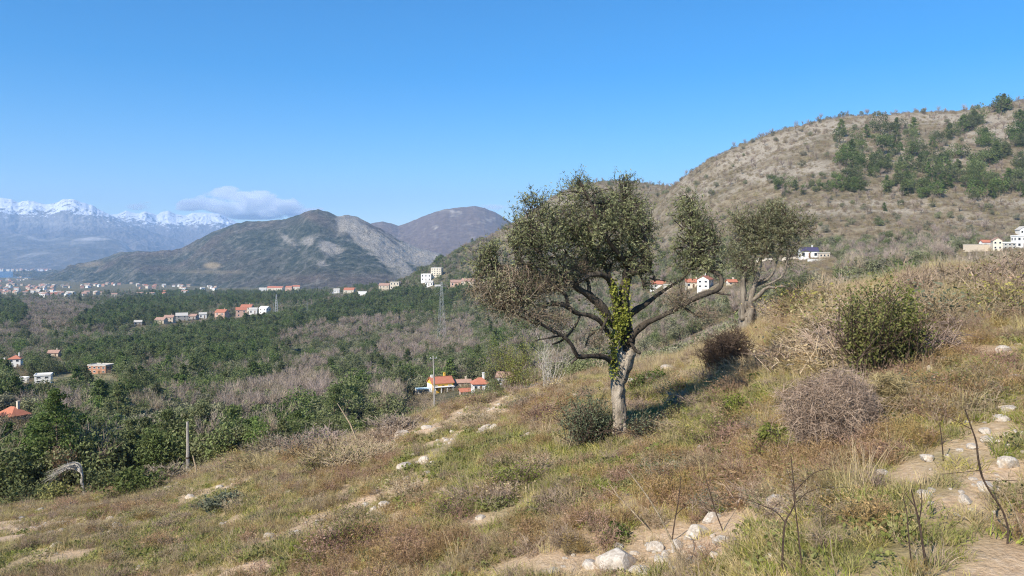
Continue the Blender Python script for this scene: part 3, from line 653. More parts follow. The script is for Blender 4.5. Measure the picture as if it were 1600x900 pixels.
# close cluster below the slope
e, w, d, h, rs = house('white and yellow house with an orange gable roof behind the utility pole', 688, 612, 34, 15, .75, 'gable', 24, 'yellow', 'tile', .30, 3, 1)
for i in range(4): b = MB(); b.box((-w * .42 + i * w * .28, -d / 2 - 1.5, h * .32), (.3, .3, h * .64)); b.build('porch_post', M['white'], e)
b = MB(); b.box((-w / 2 - .06, 0, h * .45), (.1, d * .98, h * .88)); b.build('end_wall', M['white'], e)
b = MB(); b.box((0, -d / 2 - .9, h * .68), (w * .98, 1.9, .16)); b.build('porch_roof', M['white'], e)
b = MB(); b.box((-w * .42, 0, h + rs * .6), (.7, .7, rs + 1.6)); b.build('chimney', M['white'], e)
p = hit(660, 616); s = p[1] / F
e = tag(empty('flat_shelter', p, R(20)), 'low shelter with a flat pale blue top beside the yellow house', 'shelter')
w, d, h = 20 * s, 14 * s, 9 * s
b = MB(); b.box((0, 0, h), (w, d, .2)); b.build('roof', M['aqua'], e)
for sx in (-1, 1):
    for sy in (-1, 1):
        b = MB(); b.box((sx * w * .46, sy * d * .44, h / 2 - .6), (.3, .3, h + 1)); b.build('post', M['white'], e)
b = MB(); b.box((0, d * .44, h * .4 - .5), (w * .85, .2, h * .8)); b.build('back_wall', M['white'], e)
HOUSES.append((660, 616, 12, p[1], 10))
house('white house with a bright orange hip roof and dark porch openings', 750, 612, 25, 14, .8, 'hip', 12, 'white', 'tile', .42, 3, 1)
house('long low house with a faded pinkish tile roof beside the orange hip roof', 722, 604, 26, 7, .55, 'gable', 8, 'beige', 'tile2', .25, 3, 1)
house('tiny outbuilding with a red roof below the long pinkish roof', 726, 617, 15, 6, .8, 'gable', 15, 'pink', 'tile', .28, 1, 1, chim=False, name='outbuilding', cat='shed')
house('grey stone ruin with a broken tiled roof behind the yellow-green bush', 795, 603, 34, 15, .6, 'gable', -14, 'greyw', 'tile2', .28, 3, 1)
# lower west
house('cream bungalow with wide orange tiled hip roof among dark pines', 20, 655, 38, 8, .75, 'hip', -25, 'cream', 'tile', .42, 3, 1)
house('tall white house with a red roof above the pines by the west edge', 25, 573, 17, 13, .9, 'hip', 15, 'white', 'tile', .32, 2, 2)
house('white house end showing between trees below the tall white house', 3, 573, 14, 7, .8, 'gable', 10, 'white', 'tile2', .3, 2, 1)
house('bright white flat-roofed house in the dark trees', 68, 598, 22, 12, .8, 'flat', 22, 'white', 'white', .2, 2, 2)
house('small white annex below the bright white flat-roofed house', 38, 598, 10, 7, .8, 'flat', 10, 'white', 'white', .2, 1, 1, name='annex', cat='annex')
house('house with a faded pinkish roof above a bare tree and pines', 85, 556, 16, 5, .7, 'gable', 5, 'beige', 'tile2', .35, 2, 1)
house('unfinished brick house with a flat concrete slab roof at the clearing', 158, 583, 32, 12, .6, 'flat', -12, 'brick', 'concrete', .2, 4, 2)
# village row on the low ridge
g_ = 'houses of the hamlet on the low ridge'
for a in (('stone house with pinkish walls at the west end of the ridge hamlet', 252, 506, 15, 6, 'beige', 'tile2'), ('pale stone house with a square front in the ridge hamlet', 265, 505, 14, 9, 'beige', 'tile2'),
          ('grey roofed house between cypress trees in the ridge hamlet', 284, 501, 17, 8, 'greyw', 'concrete'), ('white gabled house between the grey roofed and pink houses of the hamlet', 317, 497, 11, 6, 'white', 'concrete'),
          ('grey stone barn just west of the white gabled house in the hamlet', 302, 499, 13, 5, 'greyw', 'tile2'), ('pink two-storey house with red roof in the ridge hamlet', 347, 499, 17, 11, 'pink', 'tile'),
          ('pink house with a deep red roof beside tall dark pines', 377, 495, 16, 11, 'pink', 'tile'), ('house with a wide orange roof just behind the deep red one', 386, 489, 17, 9, 'cream', 'tile'),
          ('white house between the orange roof and the end of the hamlet', 396, 491, 12, 7, 'white', 'concrete'), ('lone white house past the east end of the ridge hamlet', 414, 490, 14, 8, 'white', 'white'),
          ('grey stone hut at the far west of the ridge hamlet', 216, 508, 11, 5, 'greyw', 'concrete')):
    house(a[0], a[1], a[2], a[3], a[4], .8, 'gable', rng.uniform(-25, 25), a[5], a[6], .3, 2, 2 if a[4] > 7 else 1, g_, chim=a[4] > 8)
# band behind the pine belt
for a in (('long white building standing above the red roofs behind the pine belt', 470, 446, 22, 4, 'white', 'concrete'), ('row house with a red roof at the west end behind the pine belt', 425, 455, 13, 5, 'cream', 'tile'),
          ('orange roofed house second from the west behind the pine belt', 437, 455, 12, 5, 'cream', 'tile'), ('house with a deep red front behind the pine belt', 452, 455, 10, 6, 'pink', 'tile'),
          ('house with a coral roof beside the deep red front', 463, 454, 11, 6, 'cream', 'tile'), ('white house with low roof at the west start of the row', 411, 456, 11, 4, 'white', 'concrete'),
          ('orange roofed house on its own east of the red row', 546, 458, 16, 5, 'cream', 'tile'), ('small white house next to the lone orange roof', 526, 458, 9, 5, 'white', 'concrete'),
          ('low white shed beyond the lone orange roof', 566, 462, 14, 3, 'white', 'white')):
    house(a[0], a[1], a[2], a[3], a[4], .7, 'gable', rng.uniform(-15, 15), a[5], a[6], .3, 2, 1, 'houses behind the pine belt', chim=False)
g_ = 'houses on the spur above the pine belt'
for a in (('beige terraced house on the spur, lowest of the cluster', 601, 455, 16, 9, 'beige', 'tile2', 'gable'), ('cream house with a white upper storey on the spur', 617, 452, 14, 11, 'cream', 'concrete', 'flat'),
          ('stepped white building below the pale apartment block', 667, 440, 16, 11, 'white', 'white', 'flat'), ('low white house under the stepped white building', 671, 447, 12, 6, 'white', 'concrete', 'gable'),
          ('small white house beside the pylon top', 684, 452, 9, 5, 'white', 'concrete', 'gable'), ('pinkish house behind bare trees east of the apartment block', 712, 448, 16, 7, 'pink', 'tile2', 'gable'),
          ('beige house with a low roof left of the tangled olive branches', 732, 446, 20, 6, 'beige', 'tile2', 'gable'), ('cream house behind the olive twigs on the spur', 762, 440, 15, 5, 'cream', 'concrete', 'gable'),
          ('long cream wall house seen through the olive twigs', 800, 452, 28, 6, 'cream', 'concrete', 'flat')):
    lab = a[0].replace('left of', 'by')
    house(lab, a[1], a[2], a[3], a[4], .7, a[7], rng.uniform(-15, 15), a[5], a[6], .3, 3, 2 if a[4] > 8 else 1, g_, chim=False)
house('pale apartment block of several storeys standing out on the spur', 683, 432, 17, 13, .6, 'flat', -14, 'cream', 'white', .2, 4, 4, name='apartment_block', cat='apartment block')
# east side
house('white house with an orange tiled roof framed by the curled olive limb', 1102, 451, 30, 14, .6, 'gable', 62, 'white', 'tile', .30, 2, 2)
house('long house with an orange tiled roof joined to the white gable', 1083, 450, 22, 9, .6, 'gable', -6, 'cream', 'tile', .35, 3, 1)
house('low house with a small red roof seen past the lower olive limbs', 1028, 450, 22, 6, .6, 'gable', 5, 'white', 'tile', .35, 2, 1)
house('pale low house between the red roof and the orange house', 1046, 452, 16, 6, .6, 'flat', 5, 'cream', 'concrete', .3, 2, 1)
house('small house with a red roof next to the second olive trunk', 1143, 446, 14, 5, .7, 'gable', 10, 'cream', 'tile', .35, 2, 1)
house('white house with a dark blue roof on the east hillside', 1263, 404, 27, 11, .6, 'gable', -8, 'white', 'indigo', .35, 3, 1)
house('beige low house with a flat roof beside the dark blue roof', 1287, 403, 16, 7, .6, 'flat', -5, 'beige', 'concrete', .3, 3, 1, door=False)
g_ = 'hillside houses at the east edge'
house('cream house with a stepped gable and balcony bands on the east hillside', 1557, 391, 16, 15, .8, 'gable', 70, 'cream', 'tile2', .35, 2, 2, g_, chim=False)
house('long low house with a red roof beside the stepped gable', 1541, 388, 17, 9, .6, 'gable', 0, 'white', 'tile', .35, 2, 1, g_, chim=False)
house('wide grey-white house with a deep flat eave beside the stepped gable', 1574, 390, 20, 10, .6, 'flat', 0, 'concrete', 'white', .3, 3, 2, g_)
house('tall white block at the very edge of the east hillside', 1596, 388, 24, 18, .6, 'flat', 0, 'white', 'white', .3, 3, 2, g_)
house('white gabled house above the tall white block', 1597, 367, 16, 8, .8, 'gable', 80, 'white', 'concrete', .4, 2, 1, g_, chim=False)
def wallrun(label, px0, px1, py, hpx, mat, name='retaining_wall'):
    a, c = hit(px0, py), hit(px1, py); yy = (a[1] + c[1]) / 2; A_, C_ = pt(px0, py, yy), pt(px1, py, yy); h = hpx * yy / F
    e = tag(empty(name, (A_ + C_) / 2), label, 'wall'); L = C_[0] - A_[0]
    b = MB(); b.box((0, 0, h / 2 - 1), (L, .5, h + 2)); b.build('wall', M[mat], e)
    b = MB(); b.box((0, 0, h + .08), (L + .1, .7, .16)); b.build('coping', M['concrete'], e)
    HOUSES.append(((px0 + px1) / 2, py, (px1 - px0) / 2, yy, hpx))
wallrun('beige retaining wall running below the east hillside houses', 1505, 1546, 393, 11, 'beige')
wallrun('pale garden wall under the house with the dark blue roof', 1222, 1250, 406, 4, 'cream', 'garden_wall')
wallrun('low whitewashed wall in front of the dark blue roofed house', 1262, 1288, 408, 3, 'white', 'garden_wall')
wallrun('pale terrace wall behind the second olive tree', 1178, 1220, 407, 3, 'cream', 'garden_wall')

# the town by the bay: tiny, one mesh each
def tiny(wm, rm, seed):
    b = wall_mb(12, 9, 7, 2, 'gable'); r = roof_mb(12, 9, 7, 2, 'gable'); n = b.n
    for v, q, qm in ((r.v, r.q, r.qm),):
        for vv in v: b.v.append(vv)
        for qq in q: b.q.append(qq + n); b.qm.append(np.ones(len(qq), int))
    b.n += r.n
    b.box((-3, -4.5, 4), (2, .2, 1.6), 2); b.box((3, -4.5, 4), (2, .2, 1.6), 2); b.box((-6, 0, 4), (.2, 2, 1.6), 2)
    return b.mesh('town_house', [M[wm], M[rm], M['glass']])
tinies = [tiny(a, c, i) for i, (a, c) in enumerate([('white', 'tile2'), ('cream', 'tile2'), ('white', 'concrete'), ('beige', 'tile2'), ('pink', 'tile'), ('cream', 'concrete')])]
T = []
for n, x0, x1, y0, y1, sl_ in ((72, -20, 85, 446, 461, 0), (30, -20, 45, 436, 446, -.05), (16, 60, 110, 446, 450, 0), (30, 125, 215, 447, 451, -.09), (26, 60, 180, 459, 464, 0), (28, 215, 340, 446, 452, .02), (10, 215, 300, 458, 463, 0), (6, 190, 330, 425, 437, 0)):
    for i in range(n):
        x = rng.uniform(x0, x1); T.append((x, rng.uniform(y0, y1) + sl_ * (x - x0)))
TH = []
for x, yv_ in T:
    p = hit(x, yv_, 1500); o = put('town_house', tinies[rng.integers(6)], p - [0, 0, .5], rng.uniform(-.8, .8), rng.uniform(.7, 1.2)); TH.append(p)
    tag(o, 'small pale house of the town spread out before the bay', 'house', 'houses of the town before the bay')
for i in range(44):
    x = rng.uniform(-30, 66) if i < 38 else rng.uniform(66, 84); p = pt(x, 423.6 - rng.random() * 1.6, 8080 + rng.random() * 150); p[2] = max(p[2], -160)
    o = put('shore_house', tinies[rng.integers(6)], p, rng.uniform(-.5, .5), rng.uniform(1.2, 2.2))
    tag(o, 'tiny pale house on the shore across the blue bay', 'house', 'houses on the shore across the bay')

# ------------------------------------------------------------------ trees of the valley and the east hill
PINES = [[(95, 562), (150, 552), (230, 535), (330, 515), (440, 502), (520, 478), (560, 466), (600, 458), (690, 460), (706, 478), (700, 492), (640, 496), (600, 500), (560, 504), (480, 514), (440, 530), (410, 556), (350, 578), (290, 575), (230, 572), (190, 590), (100, 575)],
         [(100, 520), (150, 490), (230, 458), (270, 453), (322, 455), (335, 470), (325, 487), (250, 503), (200, 512), (150, 520)], [(335, 458), (420, 457), (515, 459), (510, 474), (430, 478), (345, 480)], [(-60, 468), (25, 472), (40, 490), (36, 512), (-60, 515)],
         [(-60, 572), (60, 585), (100, 590), (95, 640), (-60, 650)], [(590, 425), (690, 400), (690, 412), (640, 428), (590, 442)], [(550, 440), (582, 432), (590, 452), (555, 455)], [(705, 455), (738, 448), (742, 470), (706, 475)]]
BARE = [[(470, 545), (500, 510), (560, 500), (610, 488), (640, 492), (630, 520), (560, 530), (500, 545)], [(425, 520), (480, 505), (500, 512), (450, 545), (425, 545)], [(440, 592), (500, 560), (530, 560), (500, 600), (450, 625)], [(590, 530), (640, 522), (700, 500), (740, 500), (740, 560), (680, 560), (620, 580), (590, 560)],
        [(410, 465), (420, 478), (520, 474), (500, 466)], [(30, 470), (100, 468), (150, 490), (100, 515), (50, 512)], [(0, 505), (180, 500), (180, 520), (0, 532)], [(560, 640), (640, 620), (670, 640), (600, 665)], [(330, 660), (420, 610), (520, 600), (520, 640), (380, 690)], [(500, 425), (620, 428), (620, 445), (500, 448)]]
def scattered(n, y0, y1, u0=-.80, u1=.80):
    a = rng.random(n); y = np.sqrt(y0 * y0 + a * (y1 * y1 - y0 * y0)); u = rng.uniform(u0, u1, n); return u * y, y
pts = []
for n, y0, y1 in ((2600, 74, 150), (7500, 150, 320), (17000, 320, 700), (27000, 700, 1350), (9000, 1350, 2300)):
    x, y = scattered(n, y0, y1); pts.append(np.c_[x, y])
xy = np.vstack(pts); x, y = xy.T; z = ground(x, y)
pe, ye = edge(x / y); ok = (y > ye * 1.12) & (z_front(x, y) < z + .05 + 1e9 * (y > ye * 1.6)) 
x, y, z = x[ok], y[ok], z[ok]; px = 800 + F * x / y; py = 400 - F * z / y
hm = np.clip((px - 640 - (py - 420) * .9) / 140, 0, 1)
inp = np.zeros(len(x), bool); inb = np.zeros(len(x), bool)
for q in PINES: inp |= inpoly(px, py, q)
for q in BARE: inb |= inpoly(px, py, q)
patch = fbm(x / 60, y / 60, 3); r = rng.random(len(x)); r2_ = rng.random(len(x))
kind = np.full(len(x), 'ever ', dtype='<U6')
kind[:] = np.where(r < .10 + .6 * (patch - .45), 'bare', np.where(r < .60, 'grove', np.where(r < .92, 'ever', 'pine')))
kind = np.where((y < 160) & (hm < .5), np.where(r < .12, 'bare', np.where(r < .45, 'ever', 'pine')), kind)
kind = np.where(inb, np.where(r2_ < .58, 'bare', np.where(r2_ < .80, 'grove', 'ever')), kind); kind = np.where(inp, np.where(r2_ < .94, 'pine', 'ever'), kind)
hk = np.where(r < .92, 'scrub', np.where(r < .97, 'bare', np.where(r < .99, 'grove', 'ever')))
lowhill = (py > 375) & (hm > .3)
hk = np.where(lowhill, np.where(r < .35, 'scrub', np.where(r < .55, 'bare', np.where(r < .85, 'grove', 'ever'))), hk)
kind = np.where((r2_ < hm) & ~inp, hk, kind)
fld = blobs(px, py, FIELD); hb = (hm > .5) & (py < 372) & (kind == 'scrub')
keep = ~(hb & (rng.random(len(x)) < .05)) & ~((fld > .35) & (rng.random(len(x)) < .93))
rk_ = bil  # noqa
# clear the houses
low_ = np.zeros(len(x), bool)
for (hx, hy, hw, hyy, hh) in HOUSES:
    s = F / y; top = py - 8.5 * s
    m_ = (abs(px - hx) < hw + 4.2 * s + 1) & (y < hyy + hw * hyy / F * 1.3) & (y > hyy * .5) & (top < hy - .15 * hh) & (py > hy - hh - 2)
    keep &= ~((abs(px - hx) < hw + 1) & (abs(y - hyy) < hw * hyy / F * 1.2)); low_ |= m_
for p in TH: keep &= ~((abs(x - p[0]) < 14) & (abs(y - p[1]) < 14))
kind = np.where(low_, 'scrub', kind); x, y, z, px, py, kind, patch, low_ = (q[keep] for q in (x, y, z, px, py, kind, patch, low_))
size = {'pine': 1.0, 'ever': .9, 'grove': .95, 'bare': .95, 'scrub': 1.0}
sc = np.array([size[q] for q in kind]) * rng.uniform(.65, 1.25, len(x))
sc *= np.where((y > 700), 1.15, 1.0); sc = np.where(kind == 'scrub', sc * np.where(y > 500, rng.uniform(.55, 1.6, len(sc)), 1.15), sc); sc = np.where(low_, np.minimum(sc, .9), sc)
big = {'pine': 9.5, 'ever': 5.8, 'grove': 5, 'bare': 6.5, 'scrub': 1.8}
hgt = np.array([big[q] for q in kind])
lim = np.interp(px, [-300, 0, 60, 130, 200, 300, 380, 450, 540, 570, 620, 680, 750, 860, 960, 1060, 1160, 1250, 1330, 1450, 1600, 1900], [668, 664, 648, 645, 655, 645, 655, 640, 648, 655, 646, 630, 596, 565, 556, 540, 490, 455, 428, 404, 397, 390]) + rng.uniform(0, 26, len(px))
mx = (400 - lim) * y / F - z
cap = np.where((y < np.where(px < 680, 165, 270)) & (mx < hgt * sc), np.maximum(mx, 0) / hgt, sc)
near_ok = cap > .28
x, y, z, px, py, kind, patch, hgt, sc = (q[near_ok] for q in (x, y, z, px, py, kind, patch, hgt, cap))
top = z + hgt * sc
vis = seen(x, y, top)
LM = [(30, 705, 'in the corner west of the tallest near pine'), (85, 655, 'around the top of the tallest near pine'), (175, 655, 'behind the broad pine east of the tallest one'), (255, 648, 'behind the bushy pine by the wooden post'), (330, 650, 'behind the tall pine at the wooden post'), (430, 655, 'around the bright green pines below the slope edge'), (50, 632, 'on the rise behind the cream bungalow'),
      (140, 622, 'below the clearing of the brick house'), (240, 612, 'on the open scrubby rise in mid valley'), (360, 612, 'west of the hollow with the solitary pine'), (560, 650, 'between the slope edge and the utility pole'), (95, 725, 'just uphill of the long dark shrubs'),
      (25, 570, 'around the tall white house by the west edge'), (68, 598, 'around the bright white flat-roofed house'), (20, 655, 'around the cream bungalow with the orange hip roof'), (158, 583, 'around the unfinished brick house'), (125, 760, 'behind the bent dead tree'), (293, 720, 'behind the grey wooden post'),
      (220, 690, 'between the bent dead tree and the wooden post'), (400, 690, 'below the slope past the wooden post'), (520, 640, 'around the tall dark pine in the hollow'), (265, 505, 'around the stone houses of the ridge hamlet'), (377, 495, 'around the pink houses of the ridge hamlet'), (676, 612, 'around the yellow house and its utility pole'),
      (750, 608, 'around the house with the orange hip roof'), (600, 480, 'in the long pine belt below the spur'), (690, 490, 'around the steel lattice pylon'), (310, 550, 'in the pine wood below the ridge hamlet'), (250, 475, 'in the pine wood behind the ridge hamlet'), (560, 520, 'in the brownish wood below the pine belt'), (450, 580, 'in the mixed wood in mid valley'), (320, 600, 'on the grey-green rise east of the brick house'),
      (600, 585, 'in the wood just above the yellow house'), (840, 560, 'behind the big olive tree on its west side'), (1040, 520, 'behind the low east limb of the big olive'), (1100, 450, 'around the orange roofs behind the olives'), (1263, 404, 'around the house with the dark blue roof'), (1550, 390, 'below the hillside houses at the east edge'), (1400, 390, 'in the dip beyond the tall green shrub'),
      (720, 440, 'around the houses on the spur'), (860, 340, 'on the dark hump behind the olive crown'), (1180, 250, 'on the open western shoulder of the east hill'), (1400, 340, 'on the terrace below the hillside pine grove'), (1450, 190, 'along the crest of the east hill'), (1200, 340, 'on the brown slope above the second olive')]
def zone(kd, px, py, y, sc_):
    w_ = {'pine': 'dark green pine tree', 'ever': 'round dark evergreen tree', 'grove': 'grey-green bushy tree', 'bare': 'bare leafless tree with brownish twigs', 'scrub': 'low dry brown shrub'}[kd]
    if px > 700 + max(0, (py - 420)): z_ = 'on the brown slope of the east hill' if py < 395 else 'in the dip behind the olive trees'
    elif y < 170: z_ = 'just below the edge of the grassy slope'
    elif py < 480: z_ = 'near the hamlet and the pine belt'
    elif px < 250: z_ = 'in the woods around the western houses'
    elif py < 560: z_ = 'on the wooded rise below the pine belt'
    else: z_ = 'in the wooded hollow by the yellow house'
    j = min(range(len(LM)), key=lambda q: (LM[q][0] - px) ** 2 + 3 * (LM[q][1] - py) ** 2); z_ = LM[j][2]
    sz_ = 'small ' if sc_ < .8 else 'tall ' if sc_ > 1.05 else 'mid-sized '; w_ = sz_ + w_
    return w_ + ' ' + z_, {'pine': 'pine trees ', 'ever': 'evergreen trees ', 'grove': 'grey-green trees ', 'bare': 'bare trees ', 'scrub': 'dry shrubs '}[kd] + z_ + ', ' + sz_.strip()
CATS = {'pine': 'pine tree', 'ever': 'evergreen tree', 'grove': 'bushy tree', 'bare': 'bare tree', 'scrub': 'shrub'}
first = {}
def split_mesh(me):
    out = []
    for m_ in (0, 1):
        c_ = me.copy(); b_ = bmesh.new(); b_.from_mesh(c_)
        bmesh.ops.delete(b_, geom=[f for f in b_.faces if f.material_index != m_], context='FACES'); b_.to_mesh(c_); b_.free(); out.append(c_)
    return out
SPLIT = {kd: [split_mesh(m_) for m_ in v_] for kd, v_ in PROT.items() if kd != 'umb'}
LIMIT = {'pine': 200, 'ever': 230, 'grove': 240, 'bare': 190, 'scrub': 280}
for kd in LIMIT:
    i = np.nonzero((kind == kd) & vis)[0]; i = i[np.argsort(y[i] / sc[i])][:LIMIT[kd]]
    for n, a in enumerate(i):
        if y[a] < 420 and n < len(i) - 6:
            o = empty(KNAME[kd], (x[a], y[a], z[a] - .1), rng.random() * 6.28); o.scale = (float(sc[a]),) * 3
            put('crown', SPLIT[kd][n % 3][0], (0, 0, 0), parent=o); put('trunk', SPLIT[kd][n % 3][1], (0, 0, 0), parent=o)
        else: o = put(KNAME[kd], PROT[kd][n % 3], (x[a], y[a], z[a] - .1), rng.random() * 6.28, float(sc[a]))
        lb, gr = zone(kd, px[a], py[a], y[a], sc[a]); tag(o, lb, CATS[kd], gr)
        if n >= len(i) - 3: first[kd, n - len(i) + 3] = o
    used = set(i.tolist()); rest = np.array([a for a in np.nonzero(kind == kd)[0] if a not in used and (vis[a] or rng.random() < .35)])
    for v_ in range(3):
        j = rest[v_::3]
        scatter({'pine': 'pine_woods', 'ever': 'evergreen_woods', 'grove': 'grey_green_woods', 'bare': 'bare_woods', 'scrub': 'hill_scrub'}[kd], first[kd, v_], np.c_[x[j], y[j], z[j] - .1], rng.random(len(j)) * 6.28, sc[j])

HP = [(460,265),(450,305),(550,290),(620,270),(670,300),(700,240),(800,235),(760,270),(840,220),(910,265),(880,290),(1040,280),(1030,340),(1070,310),(1150,260),(1130,280),(1240,200),(1200,215),(1220,240),(1270,230),(1310,190),(1360,290),(1350,330),(1440,110),(1480,100),(1560,290),(1580,330),(1580,190),(590,350),(550,330),(800,330),(740,340),(790,380),(830,350),(720,380),(920,340),(900,390),(960,380),(480,410),(520,400),(470,450),(560,420),(650,440),(700,460),(620,470),(530,500),(500,540),(560,540),(540,590),(590,610),(500,600),(640,510),(700,500),(740,470),(820,500),(860,470),(800,570),(760,610),(850,560),(900,520),(950,470),(980,420),(1010,510),(1060,460),(1100,430),(1110,510),(1050,560),(980,590),(900,610),(850,630),(960,650),(1030,630),(1100,590),(1140,560),(1170,400),(1190,500),(1320,460),(1290,500),(1420,400),(1390,430),(1450,380),(1500,390),(1240,590),(1290,560),(1340,600),(1400,580),(1300,640),(1390,640),(1450,620),(1540,600),(1500,560),(1570,560),(1580,470),(1580,640),(340,530),(230,590),(170,600),(220,630),(270,580),(440,590),(420,560),(370,610),(320,600),(20,560),(80,570),(110,610),(60,600),(600,720),(730,730),(830,700)]
HP += [(a + rng.normal() * 18, c + rng.normal() * 14) for a, c in HP if (430 < a and 380 < c < 650) or a > 1250] + [(a + rng.normal() * 18, c + rng.normal() * 12) for a, c in HP if a > 1250 or 560 < c < 660]
for n, (a, c) in enumerate(HP):
    qx, qy = 1200 + a / 4, 140 + c / 4
    p = hit(qx, qy + 8, 300); s = (1.3 if a > 430 else .8) * rng.uniform(.75, 1.4) * p[1] / 700
    if c > 690: s *= .55
    o = put('hillside_pine', PROT['umb' if n % 3 else 'pine'][n % 3], p - [0, 0, 1.0 * s], rng.random() * 6.28, (s * .95 * rng.uniform(.8, 1.15), s * .95, s * rng.uniform(.85, 1.15)))
    wh = min([(1330, 245, 'at the west side of the grove on the rocky hill'), (1330, 212, 'at the upper west corner of the grove on the rocky hill'), (1415, 200, 'along the top of the grove on the rocky hill'), (1480, 205, 'under the crest, east of the top of the grove'), (1565, 165, 'on the crest near the highest corner'), (1590, 215, 'below the highest corner of the hill'), (1340, 280, 'in the lower west part of the grove'), (1420, 285, 'in the thick lower middle of the grove'), (1400, 240, 'in the open middle of the grove'), (1465, 255, 'in the thick heart of the grove'),
              (1545, 245, 'in the loose eastern part of the grove'), (1500, 285, 'at the gap east of the thick grove'), (1560, 290, 'in the dense eastern foot of the grove'), (1240, 290, 'in the low row leading west from the grove'), (1290, 290, 'between the low western row and the grove'), (1380, 322, 'on the terrace strip under the grove')], key=lambda q: (q[0] - qx) ** 2 + 2 * (q[1] - qy) ** 2)[2]
    tag(o, 'wide dark green pine ' + wh, 'pine tree', 'hill pines ' + wh)

# ------------------------------------------------------------------ the big olive tree
YT = float(hit(968, 686, 6, 60)[1]); PXM = YT / F         # metres per photograph pixel at the tree
print('olive at', YT)
def P3(px, py, dy=0.0): return pt(px, py, YT + dy) - np.array([0, 0, 0])
def poly(L, y0=None, k=4):
    """smooth a hand-set pixel path (px, row, depth offset, radius px) into world points and radii"""
    a = np.array(L, float); n = (len(a) - 1) * k + 1; t = np.linspace(0, len(a) - 1, n)
    s = np.array([np.interp(t, np.arange(len(a)), a[:, j]) for j in range(4)]).T
    if len(s) > 6:
        q = np.vstack([s[:1], (s[:-2] + s[1:-1] * 2 + s[2:]) / 4, s[-1:]]); q = np.vstack([q[:1], (q[:-2] + q[1:-1] * 2 + q[2:]) / 4, q[-1:]]); s = q
    yy = YT if y0 is None else y0
    w = np.array([pt(p[0], p[1], yy + p[2]) for p in s]); return w, s[:, 3] * yy / F
def gnarl(b, L, n=9, m=0, y0=None, amp=.16, k=4, seed=0):
    w, r = poly(L, y0, k); r = r * .87; g = np.random.default_rng(seed); st = b.n
    b.tube(w, r, n, m)
    v = b.v[-1]; c = np.repeat(w, n, axis=0); d = v[:len(c)] - c
    f = 1 + amp * 2.6 * (fbm(np.arctan2(d[:, 0], d[:, 1]) * 2.0 + seed, np.repeat(np.arange(len(w)), n) * .35 + seed * 3.1, 3) - .5) * 1.6
    v[:len(c)] = c + d * f[:, None]
    return w
olive = empty('olive_tree', P3(968, 690)); OB = P3(968, 690)
tag(olive, 'large old olive tree with an ivy-covered forked trunk in the middle of the slope', 'olive tree')
b = MB()
gnarl(b, [(969, 700, 0, 18), (968, 684, 0, 13.5), (968, 660, 0, 12), (966, 630, 0, 12), (965, 605, 0, 12.5), (966, 588, 0, 15), (967, 572, 0, 17), (968, 560, 0, 16), (969, 548, .0, 10)], 26, seed=1, amp=.15, k=6)
gnarl(b, [(962, 590, -.05, 9), (958, 570, -.1, 8.5), (956, 548, -.1, 8.5), (960, 528, -.05, 9), (966, 508, 0, 9), (970, 490, 0, 8)], 12, seed=2)
gnarl(b, [(972, 590, -.05, 10), (979, 572, -.1, 9.5), (984, 556, -.1, 9), (987, 548, -.1, 6.5), (989, 543, -.1, 2)], 12, seed=3, amp=.3)
gnarl(b, [(968, 575, -.12, 4), (970, 560, -.16, 4), (971, 548, -.16, 3), (972, 540, -.14, 1)], 8, seed=31, amp=.3)
for k_, (a, c) in enumerate([((950, 694), (962, 660)), ((986, 694), (974, 662)), ((966, 698), (966, 664))]): gnarl(b, [(a[0] * .5 + c[0] * .5, a[1] + 2, -.15, 4), ((a[0] + c[0] * 3) / 4, (a[1] + c[1]) / 2, -.1, 4.5), (c[0], c[1], -.05, 4)], 8, seed=40 + k_)
b.v = [v_ - OB for v_ in b.v]; b.build('trunk', M['bark'], olive, smooth=True)
